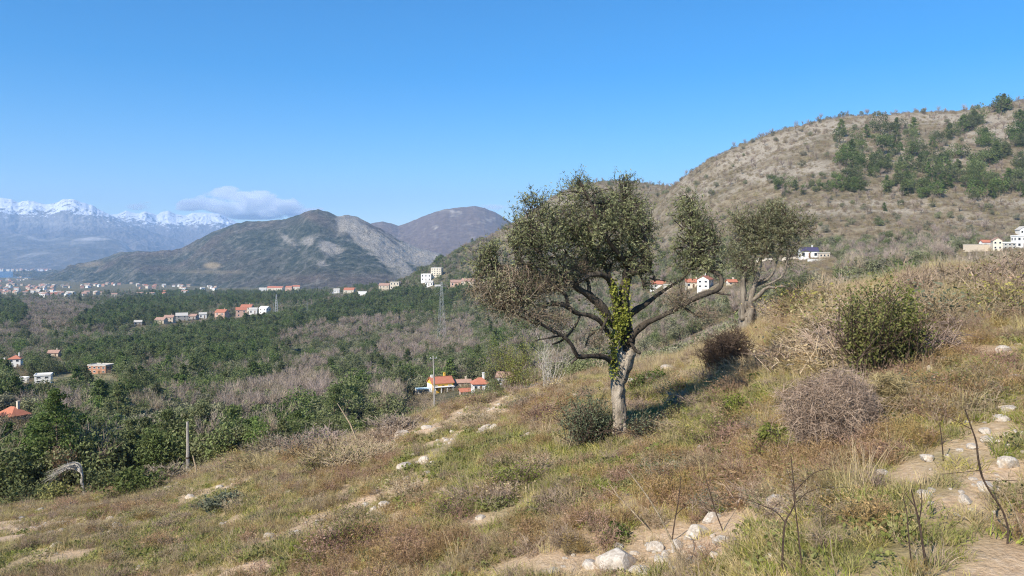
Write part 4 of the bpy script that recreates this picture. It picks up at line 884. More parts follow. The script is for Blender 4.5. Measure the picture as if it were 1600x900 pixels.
LIMBS = [
 [(976, 560, .1, 10), (980, 540, .15, 13), (981, 522, .1, 13), (975, 500, 0, 11), (973, 478, 0, 9.5), (975, 455, 0, 9), (979, 434, 0, 8.5), (982, 420, 0, 7), (988, 404, .1, 5.5), (986, 380, .2, 4), (980, 350, .3, 3), (972, 310, .4, 1.5)],
 [(981, 430, 0, 6.5), (990, 424, -.2, 6), (1004, 424, -.3, 5), (1018, 414, -.4, 3.5), (1012, 385, -.5, 2.5), (1000, 350, -.4, 1.5)],
 [(1012, 420, -.3, 2.5), (1021, 428, -.4, 1.8), (1023, 440, -.4, 1)], [(1000, 425, -.3, 2.5), (1004, 440, -.4, 1.6), (1006, 454, -.4, .8)],
 [(982, 418, 0, 5), (974, 404, -.3, 4), (958, 388, -.5, 3.2), (940, 360, -.8, 2.5), (925, 320, -.8, 1.6), (906, 282, -.6, .8)],
 [(966, 500, 0, 7), (963, 480, -.1, 7), (960, 462, -.1, 6.5), (957, 446, -.2, 5.5), (950, 434, -.3, 5), (938, 428, -.5, 4.5), (922, 429, -.6, 3.6), (910, 437, -.7, 2.6), (900, 444, -.7, 1.4)],
 [(956, 446, -.2, 4), (948, 420, .2, 3.5), (930, 395, .4, 3), (905, 370, .5, 2.4), (880, 345, .5, 1.5)],
 [(962, 510, -.1, 7), (950, 494, -.2, 7), (940, 478, -.3, 7.5), (929, 468, -.3, 7), (918, 460, -.4, 6.5), (906, 453, -.5, 5.5), (896, 446, -.6, 4.2), (880, 434, -.8, 3.4), (862, 420, -1, 2.8), (845, 400, -1, 2.2), (832, 370, -1, 1.4)],
 [(920, 462, -.4, 4), (921, 446, -.2, 3.2), (916, 434, 0, 2.6), (905, 424, .1, 2), (888, 400, .2, 1.5)],
 [(957, 530, -.1, 4.5), (946, 514, -.3, 4), (936, 500, -.5, 4), (922, 493, -.6, 3.6), (908, 491, -.7, 3.2), (898, 488, -.8, 3.6), (888, 480, -.9, 3.6), (876, 475, -1, 3.6), (862, 474, -1, 3.4), (852, 477, -1.1, 3), (845, 486, -1.1, 2.6), (842, 500, -1.1, 2), (838, 512, -1.1, 1.2)],
 [(888, 480, -.9, 3), (886, 466, -.7, 3), (880, 456, -.6, 2.6), (870, 452, -.6, 2.4), (856, 452, -.7, 2.2), (842, 460, -.8, 1.8), (826, 470, -.9, 1.2), (806, 474, -1, .7)],
 [(957, 566, -.2, 5), (944, 558, -.4, 4.6), (930, 556, -.6, 4), (915, 557, -.8, 3.6), (902, 558, -.9, 3.4), (898, 548, -1, 3.4), (890, 534, -1.1, 3), (878, 524, -1.2, 2.8), (862, 516, -1.3, 2.5), (848, 508, -1.3, 2.2), (838, 500, -1.4, 1.8), (824, 488, -1.4, 1.4), (812, 474, -1.4, .8)],
 [(902, 558, -.9, 2.4), (898, 562, -.9, 2), (892, 568, -.9, 1)],
 [(862, 538, -1, 1.0), (876, 534, -1, 1.6), (890, 522, -.9, 1.8), (900, 508, -.8, 1.8), (906, 494, -.7, 1.6)],
 [(838, 506, -1.3, 1.6), (826, 502, -1.3, 1.3), (808, 490, -1.2, 1), (790, 486, -1.2, .6)], [(878, 524, -1.1, 1.4), (858, 528, -1.2, 1), (836, 532, -1.2, .6)],
 [(915, 540, -.4, 1), (920, 526, -.4, 1.6), (930, 517, -.4, 1.6), (942, 514, -.3, 1.4)],
 [(974, 505, .1, 6), (988, 488, .3, 5.5), (1000, 480, .4, 5), (1012, 474, .5, 4.4), (1025, 462, .6, 3.4), (1040, 452, .7, 2.8), (1054, 444, .8, 2.3), (1068, 436, .8, 1.8), (1080, 420, .8, 1.2)],
 [(982, 535, 0, 7), (990, 522, -.1, 6), (1000, 512, -.2, 5.4), (1012, 504, -.3, 4.8), (1028, 497, -.4, 4.2), (1044, 489, -.5, 3.8), (1058, 482, -.6, 3.6), (1072, 474, -.7, 3.8), (1088, 465, -.8, 4.2), (1104, 459, -.9, 4.2), (1116, 456, -.9, 4), (1125, 450, -.9, 3.6), (1128, 440, -.9, 3.2), (1125, 431, -.8, 3), (1117, 425, -.7, 2.6), (1106, 422, -.6, 2.2), (1096, 412, -.5, 1.8), (1090, 390, -.4, 1.5), (1082, 350, -.3, 1.1), (1076, 310, -.3, .7)],
 [(1068, 478, -.6, 2.2), (1076, 486, -.6, 1.8), (1086, 492, -.7, .8)], [(1118, 456, -.9, 2), (1130, 460, -.9, 1.4), (1142, 461, -.9, .7)], [(1110, 422, -.6, 2), (1118, 400, -.6, 1.5), (1116, 370, -.6, 1)],
 [(984, 530, -.1, 3), (988, 540, -.2, 2.6), (993, 548, -.2, 2.6), (1001, 552, -.2, 2.4)],
 [(906, 453, -.5, 3), (895, 436, -.3, 2.2), (885, 424, -.2, 1.6), (872, 410, -.1, 1)], [(862, 420, -1, 2), (842, 418, -1.1, 1.6), (815, 412, -1.2, 1.2), (785, 416, -1.2, .9), (762, 412, -1.2, .5)],
 [(950, 494, -.2, 2.6), (944, 506, -.6, 2), (940, 520, -.7, 1.2)]]
b = MB(); LP = []
for i, L in enumerate(LIMBS):
    w = gnarl(b, [(p[0], p[1], p[2], p[3] * 1.0 + .35) for p in L], 8 if L[0][3] > 4 else 6, seed=10 + i, amp=.18); LP.append(w)
LP = np.vstack(LP); LP0 = LP
b.v = [v_ - OB for v_ in b.v]; b.build('limbs', M['bark_shaded'], olive, smooth=True).name = 'limb'
def crown(par, clusters, y0, ob, LPts, name, mat, twmat, leaf=.075, per=12, seed=5, spread=.85, twig=.32):
    """clusters (px, row, rx, ry, depth offset, sprigs): branchlets run from the nearest limb into each cluster and carry leafy sprigs"""
    g = np.random.default_rng(seed); tw = MB(); lf = MB(); s = y0 / F
    for (cx, cy, rx, ry, dy, n) in clusters:
        c = pt(cx, cy, y0 + dy); r = np.array([rx * s, max(rx, ry) * s * spread, ry * s])
        dd = np.linalg.norm(LPts - c, axis=1) + np.maximum(LPts[:, 2] - c[2], 0) * 1.5; src = LPts[np.argsort(dd)[:5]]
        nb = max(5, int(n / 26)); hub = []
        for i in range(nb):
            a = src[g.integers(0, len(src))]; q, d = ell(1, c, r, g, .35); e = q[0]
            mid = (a + e) / 2 + g.normal(size=3) * .12 * np.linalg.norm(e - a) + [0, 0, .05]
            t = np.linspace(0, 1, 7)[:, None]; w = a * (1 - t) ** 2 + 2 * mid * t * (1 - t) + e * t ** 2
            tw.tube(w, np.linspace(.022, .006, 7), 4, 0, False); hub.append(w[3:])
        hub = np.vstack(hub)
        base, d0 = ell(n, c, r, g, .08); base = c + (base - c) * (1 + .28 * np.minimum(np.abs(g.normal(size=(n, 1))) ** 2, 1.3) * (g.random((n, 1)) < .35)) * (.78 + .5 * fbm(d0[:, 0] * 2.2 + cx, d0[:, 2] * 2.2 + cy, 2))[:, None]
        j = np.argmin(((base[:, None] - hub[None]) ** 2).sum(-1), axis=1); near = hub[j]
        L = twig * (.6 + .7 * g.random(n))
        d = (base - c) / (np.linalg.norm(base - c, axis=1)[:, None] + 1e-6) * .8 + (base - near) * .5 + g.normal(size=(n, 3)) * .55 + [0, 0, .35]
        d /= np.linalg.norm(d, axis=1)[:, None]
        tw.blades(base - d * L[:, None] * .5, d, L * 1.2, .012, 0, .2)
        far = np.linalg.norm(base - near, axis=1) > .12
        dn = base[far] - near[far]; tw.blades(near[far], dn, np.linalg.norm(dn, axis=1), .014, 0, .15)
        if per:
            tt = g.random((n, per, 1)); lp = base[:, None] + d[:, None] * (tt - .4) * L[:, None, None] * 1.1 + g.normal(size=(n, per, 3)) * .025
            lo = np.repeat(d, per, axis=0) * .6 + g.normal(size=(n * per, 3)) * .6
            lf.leaves(lp.reshape(-1, 3), leaf, .30, .25, 0, out=lo, g=g)
    tw.v = [v_ - ob for v_ in tw.v]; tw.build('twigs', M[twmat], par).name = 'twig_canopy'
    if lf.n: lf.v = [v_ - ob for v_ in lf.v]; lf.build('crown', M[mat], par)
CL = [(906, 284, 12, 14, -.6, 60), (900, 305, 26, 18, -.5, 150), (975, 282, 10, 14, .3, 45), (970, 305, 24, 22, .3, 170), (940, 320, 34, 26, -.2, 260), (985, 335, 28, 26, 0, 260), (1000, 370, 24, 28, -.2, 240), (960, 355, 32, 28, -.6, 280), (920, 350, 34, 28, -.6, 280),
      (880, 340, 30, 26, -.2, 220), (850, 330, 28, 20, -.6, 180), (832, 312, 14, 10, -.8, 60), (826, 345, 24, 18, -.8, 150), (812, 365, 18, 18, -.9, 110), (845, 372, 32, 24, -1, 250), (885, 378, 32, 22, -.4, 240), (925, 390, 30, 22, .1, 210), (965, 395, 28, 24, .4, 220), (1005, 405, 20, 20, -.5, 170),
      (985, 412, 22, 16, .6, 110), (825, 398, 26, 18, -1.1, 140), (862, 405, 28, 16, -.9, 130), (900, 415, 24, 12, .2, 90), (806, 382, 14, 14, -1, 60), (757, 408, 17, 19, -1.2, 170), (766, 390, 13, 13, -1.2, 80), (752, 428, 14, 10, -1.2, 60),
      (930, 345, 40, 34, 1.0, 260), (870, 360, 40, 30, .9, 220), (985, 360, 34, 36, 1.1, 240), (1010, 345, 12, 26, .2, 60), (1016, 440, 10, 16, -.4, 30),
      (1076, 316, 17, 15, -.3, 110), (1068, 335, 20, 16, -.3, 100), (1086, 350, 24, 22, -.4, 170), (1084, 385, 26, 26, -.4, 230), (1106, 388, 22, 28, -.6, 190), (1090, 415, 28, 16, -.5, 170), (1118, 415, 16, 18, -.6, 80), (1064, 400, 14, 22, -.4, 70), (1100, 355, 22, 16, -.6, 80)]
CL += [(800, 440, 34, 16, -1.2, 110), (845, 425, 30, 14, -.8, 120), (880, 432, 26, 12, -.4, 90), (770, 460, 26, 14, -1.2, 70), (915, 420, 22, 14, 0, 70), (945, 412, 22, 14, .3, 80), (1054, 440, 16, 10, -.4, 20), (820, 470, 34, 14, -1.2, 60)]
CL = [(a_, b_, rx_ * 1.22, ry_ * 1.25, d_, int(n_ * .43)) for a_, b_, rx_, ry_, d_, n_ in CL]
crown(olive, CL, YT, OB, LP0, 'crown', 'olive', 'bark_shaded', .07, 12, 5, .85, .36)
CL2 = [(820, 455, 30, 16, -1.2, 70), (850, 440, 30, 14, -.9, 90), (790, 470, 36, 18, -1.2, 80), (880, 440, 24, 12, -.4, 60), (900, 425, 20, 14, -.2, 60), (760, 450, 24, 14, -1.2, 50), (830, 490, 30, 14, -1.3, 60), (870, 500, 20, 14, -1, 40), (920, 410, 20, 16, .2, 50), (1060, 470, 20, 12, -.6, 40), (1100, 490, 20, 10, -.8, 30), (800, 430, 30, 12, -1.1, 80), (930, 530, 14, 14, -.5, 25)]
b_ = empty('dead_twigs', (0, 0, 0)); b_.parent = olive
g = np.random.default_rng(77); tw = MB(); lf = MB()
for (cx, cy, rx, ry, dy, n) in CL2:
    c = P3(cx, cy, dy); r = np.array([rx * 1.2, rx, ry * 1.3]) * PXM; base, d0 = ell(int(n * 3), c, r, g, .1); n = len(base)
    j = np.array([np.argmin(((LP0 - q) ** 2).sum(1)) for q in base]); near = LP0[j]; dn = base - near; ln = np.linalg.norm(dn, axis=1)
    for i in range(0, n, 3): 
        mid = (base[i] + near[i]) / 2 + g.normal(size=3) * .12 * ln[i]; tw.tube([near[i], mid, base[i]], [.009, .006, .003], 3, 0, False)
    d = dn / (ln[:, None] + .01) + g.normal(size=(n, 3)) * .8 + [0, 0, .1]; tw.blades(base, d, .18 + .22 * g.random(n), .007, 0, .3); tw.blades(base, d + g.normal(size=(n, 3)), .15 + .2 * g.random(n), .006, 0, .3)
    for _ in range(4): lf.leaves(base + g.normal(size=(n, 3)) * .12, .06, .35, .2, 0, g=g)
    lf.leaves(base + g.normal(size=(n, 3)) * .15, .07, .35, .2, 0, g=g)
bpy.data.objects.remove(b_)
for m_, nm, mt in ((tw, 'bare_twig_canopy', 'grey'), (lf, 'sparse_leaves', 'olive2')): m_.v = [v_ - OB for v_ in m_.v]; m_.build(nm, M[mt], olive)
# ivy up the stems
b = MB(); g = np.random.default_rng(9)
for L, n, sp in (([(958, 585), (957, 565), (957, 545), (962, 525)], 230, 6.5), ([(962, 530), (970, 515), (974, 503), (973, 490)], 270, 9.5), ([(968, 508), (963, 492), (960, 475)], 90, 7), ([(979, 500), (978, 475), (977, 455), (980, 440)], 150, 6.5), ([(962, 470), (960, 452), (957, 440)], 110, 5.5), ([(948, 505), (942, 490), (930, 470), (912, 458)], 110, 6), ([(950, 520), (945, 500)], 50, 5)):
    w, r = poly([(p[0], p[1], -.28, 1) for p in L]); n = int(n * .75); sp = sp * 1.1; q = w[g.integers(0, len(w), n)] + g.normal(size=(n, 3)) * np.array([sp, sp * .5, sp]) * PXM * .75
    b.leaves(q, .062, .9, -.05, 0, g=g); q = w[g.integers(0, len(w), n)] + g.normal(size=(n, 3)) * np.array([sp, sp * .5, sp]) * PXM * .55; b.leaves(q, .05, .9, -.05, 0, g=g)
b.v = [v_ - OB for v_ in b.v]; b.build('ivy', M['ivy'], olive)

# ------------------------------------------------------------------ second olive, thinner, further along the edge
Y2 = min(float(hit(1166, 512, 6, 80)[1]), 46.0); O2 = pt(1166, 520, Y2)
print('second olive', Y2)
o2 = tag(empty('olive_tree', O2), 'thin-crowned olive tree with several pale stems beyond the big olive', 'olive tree')
b = MB()
gnarl(b, [(1167, 526, 0, 15), (1166, 505, 0, 13), (1167, 485, 0, 12), (1166, 470, 0, 10)], 12, y0=Y2, seed=51, amp=.3)
for i, L in enumerate([[(1160, 500, -.2, 6), (1161, 480, -.2, 6), (1161, 460, -.2, 6), (1160, 440, -.2, 5.5), (1165, 425, -.2, 4), (1172, 415, -.2, 2.5)], [(1170, 490, -.1, 6), (1172, 470, -.1, 5.5), (1178, 450, 0, 6), (1184, 430, 0, 5.5), (1186, 415, 0, 4.5), (1190, 402, 0, 3.2), (1198, 392, 0, 2), (1200, 370, 0, 1)],
          [(1180, 500, .1, 5), (1178, 482, .1, 5), (1172, 470, .1, 4), (1176, 456, .1, 4)], [(1182, 445, .1, 4), (1196, 440, .2, 3.4), (1208, 428, .2, 2.8), (1213, 412, .2, 2.3), (1216, 398, .2, 1.7), (1220, 370, .2, 1)], [(1176, 470, -.2, 4), (1186, 461, -.3, 4), (1194, 452, -.3, 3.8), (1202, 448, -.4, 3.2), (1210, 450, -.4, 2.8), (1220, 447, -.4, 2.2), (1228, 448, -.4, 1.3)],
          [(1196, 446, 0, 2.6), (1210, 440, 0, 2.4), (1222, 433, 0, 2), (1228, 420, 0, 1.7), (1230, 402, 0, 1.4), (1236, 380, 0, .9), (1244, 345, 0, .5)], [(1182, 440, -.1, 2.5), (1196, 434, -.1, 2)], [(1165, 440, .2, 3), (1172, 425, .2, 2.6), (1180, 405, .2, 2), (1178, 390, .2, 1.2)], [(1236, 385, 0, 1), (1262, 372, .1, .8), (1268, 340, .1, .5)]]):
    gnarl(b, [(p[0], p[1], p[2], p[3] * .8 + .15) for p in L], 8, m=0, y0=Y2, seed=52 + i, amp=.25)
l2 = np.vstack(b.v)[::8]
b.v = [v_ - O2 for v_ in b.v]; b.build('trunk', M['bark2'], o2, smooth=True)
CL3 = [(1155, 345, 20, 18, 0, 70), (1178, 350, 26, 22, 0, 130), (1208, 340, 26, 22, .2, 150), (1225, 355, 24, 20, .2, 110), (1245, 350, 18, 20, .3, 60), (1266, 352, 10, 16, .3, 26), (1200, 370, 30, 18, 0, 120), (1165, 378, 24, 18, 0, 90), (1150, 400, 22, 20, 0, 110), (1166, 420, 18, 16, 0, 70), (1230, 385, 24, 18, .2, 60), (1195, 392, 24, 14, 0, 70), (1215, 325, 14, 12, .2, 45), (1240, 405, 12, 16, .2, 16)]
CL3 = [(a_, b_, rx_ * 1.25, ry_ * 1.2, d_, int(n_ * 1.9)) for a_, b_, rx_, ry_, d_, n_ in CL3]
crown(o2, CL3, Y2, O2, l2, 'crown', 'olive', 'stem', .13, 11, 6, .85, .6)

# ------------------------------------------------------------------ bushes on the slope
def bush(name, label, px, py, wpx, hpx, mat, cat='bush', leaves=900, size=.07, twigs=120, twmat='grey', aspect=.45, lobes=16, seed=1, y=None, up=.25, stems=True, leafy=1.0, low=-.65, tw=.010, tangle=0):
    p = hit(px, py, 4, 120) if y is None else pt(px, py, y); s = p[1] / F; w, h = wpx * s / 2, hpx * s; g = np.random.default_rng(seed)
    e = tag(empty(name, p), label, cat)
    b = MB(); n = twigs; base = np.c_[g.normal(size=(n, 2)) * w * .3, np.full(n, -.08)]
    a = g.random(n) * 6.28; d = np.c_[np.cos(a) * w * .75 * g.random(n) ** .5, np.sin(a) * w * .75 * g.random(n) ** .5, h * (.6 + .4 * g.random(n))]
    d[:, 2] *= 1.12 - .5 * np.clip(np.hypot(d[:, 0], d[:, 1]) / (w * .75), 0, 1)
    for i in range(n):
        q = base[i]; m_ = q + d[i] * .5 + g.normal(size=3) * h * .05; t_ = q + d[i] + np.array([d[i][0], d[i][1], -h * .18]) * .4
        b.tube([q, m_, t_], [tw * 1.6, tw, tw * .35], 3, 0, False)
        nb = 5; f = g.random(nb)[:, None]; st = m_ * (1 - f) + t_ * f
        b.blades(st, (t_ - q) / np.linalg.norm(t_ - q) + g.normal(size=(nb, 3)) * .6, h * .22 * (.5 + g.random(nb)), tw * 1.3, 0, .3)
    if tangle:
        q_, d_ = ell(tangle, (0, 0, h * .35), (w, w * .9, h * .62), g, .25); q_ = (q_ - [0, 0, h * .3]) * (.62 + .75 * fbm(d_[:, 0] * 1.9 + seed, d_[:, 2] * 1.9 + d_[:, 1] * 1.3, 3))[:, None] + [0, 0, h * .3]; q_ = q_[q_[:, 2] > 0]; m2 = len(q_)
        for f_ in range(2): b.blades(q_, g.normal(size=(m2, 3)) + [0, 0, .15], h * .16 * (.5 + g.random(m2)), tw * 1.5, 0, .6)
    b.build('stems', M[twmat], e).name = 'stem'
    if leaves:
        n2 = int(leaves * .85); k2 = g.integers(0, n, n2); f = .25 + .85 * g.random((n2, 1)); q = base[k2] + d[k2] * f + np.c_[d[k2][:, :2] * np.maximum(f - .8, 0), np.zeros(n2)] + g.normal(size=(n2, 3)) * np.array([w, w, h * .7]) * .085
        b = MB(); b.leaves(q, size, aspect, up, 0, g=g); lobed_crown(b, 0, (0, 0, h * .45), (w * .85, w * .8, h * .45), max(5, lobes // 2), max(4, int(leaves * .2) // max(5, lobes // 2)), size, .36, aspect, up, g, low); b.build('foliage', M[mat], e)
    return e
bush('green_shrub', 'tall leafy green shrub standing above the dry grass on the upper slope', 1366, 592, 112, 176, 'shrub', 'shrub', 4300, .06, 70, 'stem', .5, 46, 1)
bush('green_shrub', 'narrower green shrub with shaded gaps joined to the tall leafy one', 1412, 578, 66, 140, 'shrub', 'shrub', 2400, .055, 50, 'stem', .5, 26, 2)
bush('bare_shrub', 'pale bare shrub rising beside the top of the tall green shrub', 1432, 470, 60, 80, 'grey', 'shrub', 120, .05, 90, 'grey', .3, 10, 3)
bush('thorn_bush', 'dense grey-brown thorny bush forming a rounded dome of twigs', 1300, 692, 150, 118, 'grey', 'bush', 900, .03, 190, 'grey', .3, 30, 4, tw=.004, tangle=8000)
bush('thorn_bush', 'low grey twig bush behind the rounded thorny dome', 1385, 650, 90, 70, 'grey', 'bush', 200, .04, 70, 'grey', .3, 12, 5, tw=.005, tangle=3500)
bush('olive_sucker', 'blue-grey olive sucker bush at the foot of the big trunk', 920, 694, 88, 92, 'sucker', 'bush', 4200, .07, 100, 'stem', .28, 34, 6, up=.1)
bush('olive_sucker', 'smaller grey-green sucker on the shaded side of the big trunk', 1012, 690, 56, 56, 'sucker', 'bush', 1300, .07, 60, 'stem', .28, 16, 7, up=.1)
bush('dark_thicket', 'dark leafless thicket on the edge between the two olives', 1136, 578, 78, 66, 'grey', 'thicket', 0, .05, 160, 'stem', .3, 12, 8, tw=.010, tangle=3000)
bush('yellow_green_bush', 'yellow-green bush of upright shoots behind the big olive', 806, 612, 96, 100, 'lime', 'bush', 5200, .10, 60, 'stem', .4, 30, 9, tw=.010)
bush('bare_sapling', 'pale bare sapling with whitish stems between the bush and the olive', 860, 604, 70, 96, 'grey', 'sapling', 160, .06, 24, 'bark_pale', .3, 8, 10, tw=.011)
bush('rust_bush', 'rust-brown dry bush on the bank west of the trunk', 850, 662, 60, 44, 'rust', 'bush', 900, .05, 130, 'rust', .35, 14, 11)
bush('dark_bush', 'dark brown-green bush beside the second olive', 1243, 490, 56, 60, 'dark', 'bush', 900, .12, 110, 'stem', .4, 14, 12, tw=.014)
bush('bare_shrub', 'tan arching bare shrub right behind the dark brown-green bush', 1290, 480, 70, 62, 'grey', 'shrub', 120, .06, 190, 'cane', .3, 10, 13, tw=.010)
e_ = bush('green_bush', 'round yellowish-green bush in the grass near the thorny dome', 1155, 655, 60, 46, 'shrub', 'bush', 1300, .05, 50, 'stem', .55, 16, 14)
bush('green_bush', 'low green leafy bush at the foot of the thorny dome', 1208, 692, 50, 40, 'shrub', 'bush', 1100, .05, 40, 'stem', .55, 14, 15)
bush('green_bush', 'small glossy green bush beside the white stones below the dome', 1132, 710, 36, 24, 'dark', 'bush', 700, .045, 30, 'stem', .6, 10, 16)
bush('evergreen_seedling', 'small dark green leafy seedling above the big boulder', 968, 838, 40, 26, 'dark', 'seedling', 420, .05, 26, 'stem', .6, 9, 17)
bush('rust_bush', 'rust-red bracken clump beside the grassy patch on the upper slope', 1372, 716, 56, 40, 'rust', 'bush', 700, .05, 120, 'rust', .35, 12, 18)
bush('hillside_shrub', 'low dark green shrub behind the bent dead tree', 165, 772, 78, 40, 'dark', 'shrub', 1700, .2, 50, 'stem', .5, 20, 19)
bush('hillside_shrub', 'long dark green shrub between the bent tree and the wooden post', 218, 768, 80, 38, 'dark', 'shrub', 1700, .2, 50, 'stem', .5, 20, 20)
bush('hillside_shrub', 'dark green shrub in the corner below the pines', 40, 792, 96, 36, 'dark', 'shrub', 1700, .2, 50, 'stem', .5, 20, 21)
bush('hillside_shrub', 'yellowish-green shrub just west of the bent dead tree', 88, 785, 52, 34, 'lime', 'shrub', 1000, .18, 50, 'stem', .5, 14, 22)
bush('rust_bush', 'orange-brown dry bush behind the bent dead tree', 98, 735, 36, 44, 'rust', 'bush', 700, .2, 80, 'rust', .4, 12, 23, y=82)
bush('bare_shrub', 'pinkish bare shrub line below the pines', 262, 753, 70, 36, 'twig', 'shrub', 300, .2, 160, 'twig', .25, 12, 24, tw=.03)
bush('bare_shrub', 'pinkish-grey bare shrub on the edge past the wooden post', 430, 713, 80, 40, 'twig', 'shrub', 300, .2, 200, 'twig', .25, 12, 25, tw=.025)
bush('bare_shrub', 'grey bare shrub on the edge below the tall dark pine', 505, 703, 80, 44, 'twig', 'shrub', 300, .2, 200, 'twig', .25, 12, 26, tw=.025)
bush('bare_shrub', 'grey-brown bare shrub on the edge near the utility pole', 622, 676, 80, 36, 'twig', 'shrub', 300, .16, 200, 'twig', .25, 12, 27, tw=.022)
bush('hillside_shrub', 'grey-green shrub on the bank below the bare strip of soil', 345, 795, 70, 30, 'sucker', 'shrub', 1200, .12, 40, 'stem', .45, 16, 28)
bush('hollow_shade_shrub', 'dark leafy shrub added for the shade of the hollow behind the big trunk', 998, 612, 34, 34, 'dark', 'shrub', 1000, .06, 30, 'stem', .8, 14, 29)  # dark shrubs added here and below to stand in for the hollow's shade
bush('hollow_shade_shrub', 'second dark leafy shrub added for shade beside the stones of the hollow', 1028, 598, 40, 26, 'dark', 'shrub', 800, .06, 30, 'stem', .8, 12, 30)

SB = []
gs = np.random.default_rng(12)
for kk in range(9):
    b = MB(); n = 90; w, h = .45, .55; mt_, tw_ = [('scrub', 'cane'), ('scrub', 'grey'), ('rust', 'rust'), ('tan', 'grey'), ('shrub', 'stem'), ('scrub', 'grey'), ('lime', 'cane'), ('sucker', 'grey'), ('rust', 'grey')][kk]
    base = np.c_[gs.normal(size=(n, 2)) * w * .3, np.full(n, -.05)]; d = np.c_[gs.normal(size=(n, 2)) * .65, np.ones(n)]; L = h * (.6 + .6 * gs.random(n)); b.blades(base, d, L, .010, 1, .3)
    dn = d / np.linalg.norm(d, axis=1)[:, None]; st = np.repeat(base + dn * (L * .6)[:, None], 4, 0); b.blades(st, np.repeat(dn, 4, 0) + gs.normal(size=(n * 4, 3)) * .7, h * .3 * (.5 + gs.random(n * 4)), .008, 1, .4)
    nl = [160, 60, 300, 260, 520, 40, 320, 420, 60][kk]; st = np.repeat(base + dn * (L * .8)[:, None], 6, 0)[gs.integers(0, n * 6, nl)] + gs.normal(size=(nl, 3)) * .12; b.leaves(st, .045, .5, .2, 0, g=gs)
    SB.append(b.mesh('slope_shrub', [M[mt_], M[tw_]]))
SBL = ['straw-coloured scrubby bush', 'grey twiggy scrub bush', 'rust-brown scrub bush', 'olive-tan scrub bush', 'small green scrub bush', 'grey leafless scrub bush', 'yellowish scrub bush', 'blue-grey scrub bush', 'reddish leafless scrub bush']
SZ = [(1480, 470, 150, 50, 'on the upper slope by the tall green shrub'), (1260, 540, 110, 50, 'between the second olive and the thorny dome'), (1080, 610, 90, 40, 'on the bank behind the big trunk'), (480, 715, 130, 26, 'along the edge past the wooden post'), (800, 640, 110, 30, 'on the bank west of the big trunk'), (1450, 610, 110, 40, 'around the brushwood heap'),
      (200, 800, 180, 30, 'on the west slope'), (700, 780, 200, 60, 'on the middle slope below the white stones'), (1200, 770, 160, 60, 'on the slope below the thorny dome'), (1100, 680, 110, 25, 'below the big trunk'), (400, 830, 180, 40, 'beside the bare strips of earth')]
for zi, (cx, cy, rx, ry, wh) in enumerate(SZ):
    for i in range(36 if zi < 6 else 24):
        qx, qy = cx + gs.uniform(-1, 1) * rx, cy + gs.uniform(-1, 1) * ry; p = hit(qx, qy, 6, 75)
        if p[1] > float(edge((qx - 800) / F)[1]) * 1.1 or (abs(qx - 1168) < 46 and qy < 545): continue
        kk = int(gs.choice(9, p=[.2, .2, .1, .14, .08, .1, .08, .04, .06] if zi in (0, 1, 3, 5) else [.1, .14, .16, .16, .14, .1, .08, .08, .04]))
        sc_ = gs.uniform(.7, 1.5) * (1.5 if zi in (0, 1, 3) else .8) * (p[1] / 22) ** .45
        o = put('slope_shrub', SB[kk], p, gs.random() * 6.28, (sc_ * gs.uniform(.9, 1.5), sc_ * gs.uniform(.9, 1.5), sc_ * gs.uniform(.6, 1.0))); tag(o, SBL[kk] + ' ' + wh, 'scrub bush', 'scrub bushes ' + wh + ', ' + SBL[kk].split()[0])
# near pines below the west edge, each its own
for n, (px, rb, rt, yv_, lab, w_) in enumerate([(92, 752, 604, 84, 'tallest dark pine below the slope, beside the cream bungalow', 1.0), (22, 765, 676, 92, 'dark pine at the west edge of the picture below the bungalow', 1.2), (150, 748, 655, 95, 'broad pine just beyond the tallest one', 1.25), (205, 742, 650, 98, 'bushy light green pine midway between the bent tree and the post', 1.2),
        (262, 738, 638, 92, 'bushy pine standing just west of the wooden post', 1.3), (318, 732, 628, 90, 'tall pine directly behind the wooden post', 1.3), (362, 725, 632, 100, 'pointed pine just east of the wooden post', 1.1), (425, 705, 640, 105, 'bright green pine below the edge of the slope', 1.35), (462, 700, 645, 112, 'bright green pine next to the grey bare shrub', 1.2), (522, 672, 600, 150, 'solitary tall dark pine in the hollow', 1.0), (238, 745, 672, 86, 'low pine in front of the bushy pine by the post', 1.3), (118, 755, 668, 88, 'low spreading pine at the foot of the tallest one', 1.4), (55, 762, 690, 86, 'small pine squeezed between the two western pines', 1.3), (180, 748, 690, 86, 'small bright pine behind the long dark shrub', 1.3), (345, 722, 668, 88, 'low bright pine close behind the wooden post', 1.4)]):
    s = yv_ / F; h = (rb - rt) * s; p = pt(px, rb, yv_); p[2] = min(p[2], float(ground(p[0], p[1])) + .0)
    h = (400 - rt) * s - p[2]; k_ = h / 10
    e = empty('pine_tree', p, n * 1.3); tag(e, lab, 'pine tree')
    me = pine_mesh('pine_tree', h, 3.3 * k_ * w_, 60 + n, 1.5, .34 * (.6 + .4 * k_)); a_, c_ = split_mesh(me); put('crown', a_, (0, 0, 0), parent=e); put('trunk', c_, (0, 0, 0), parent=e)

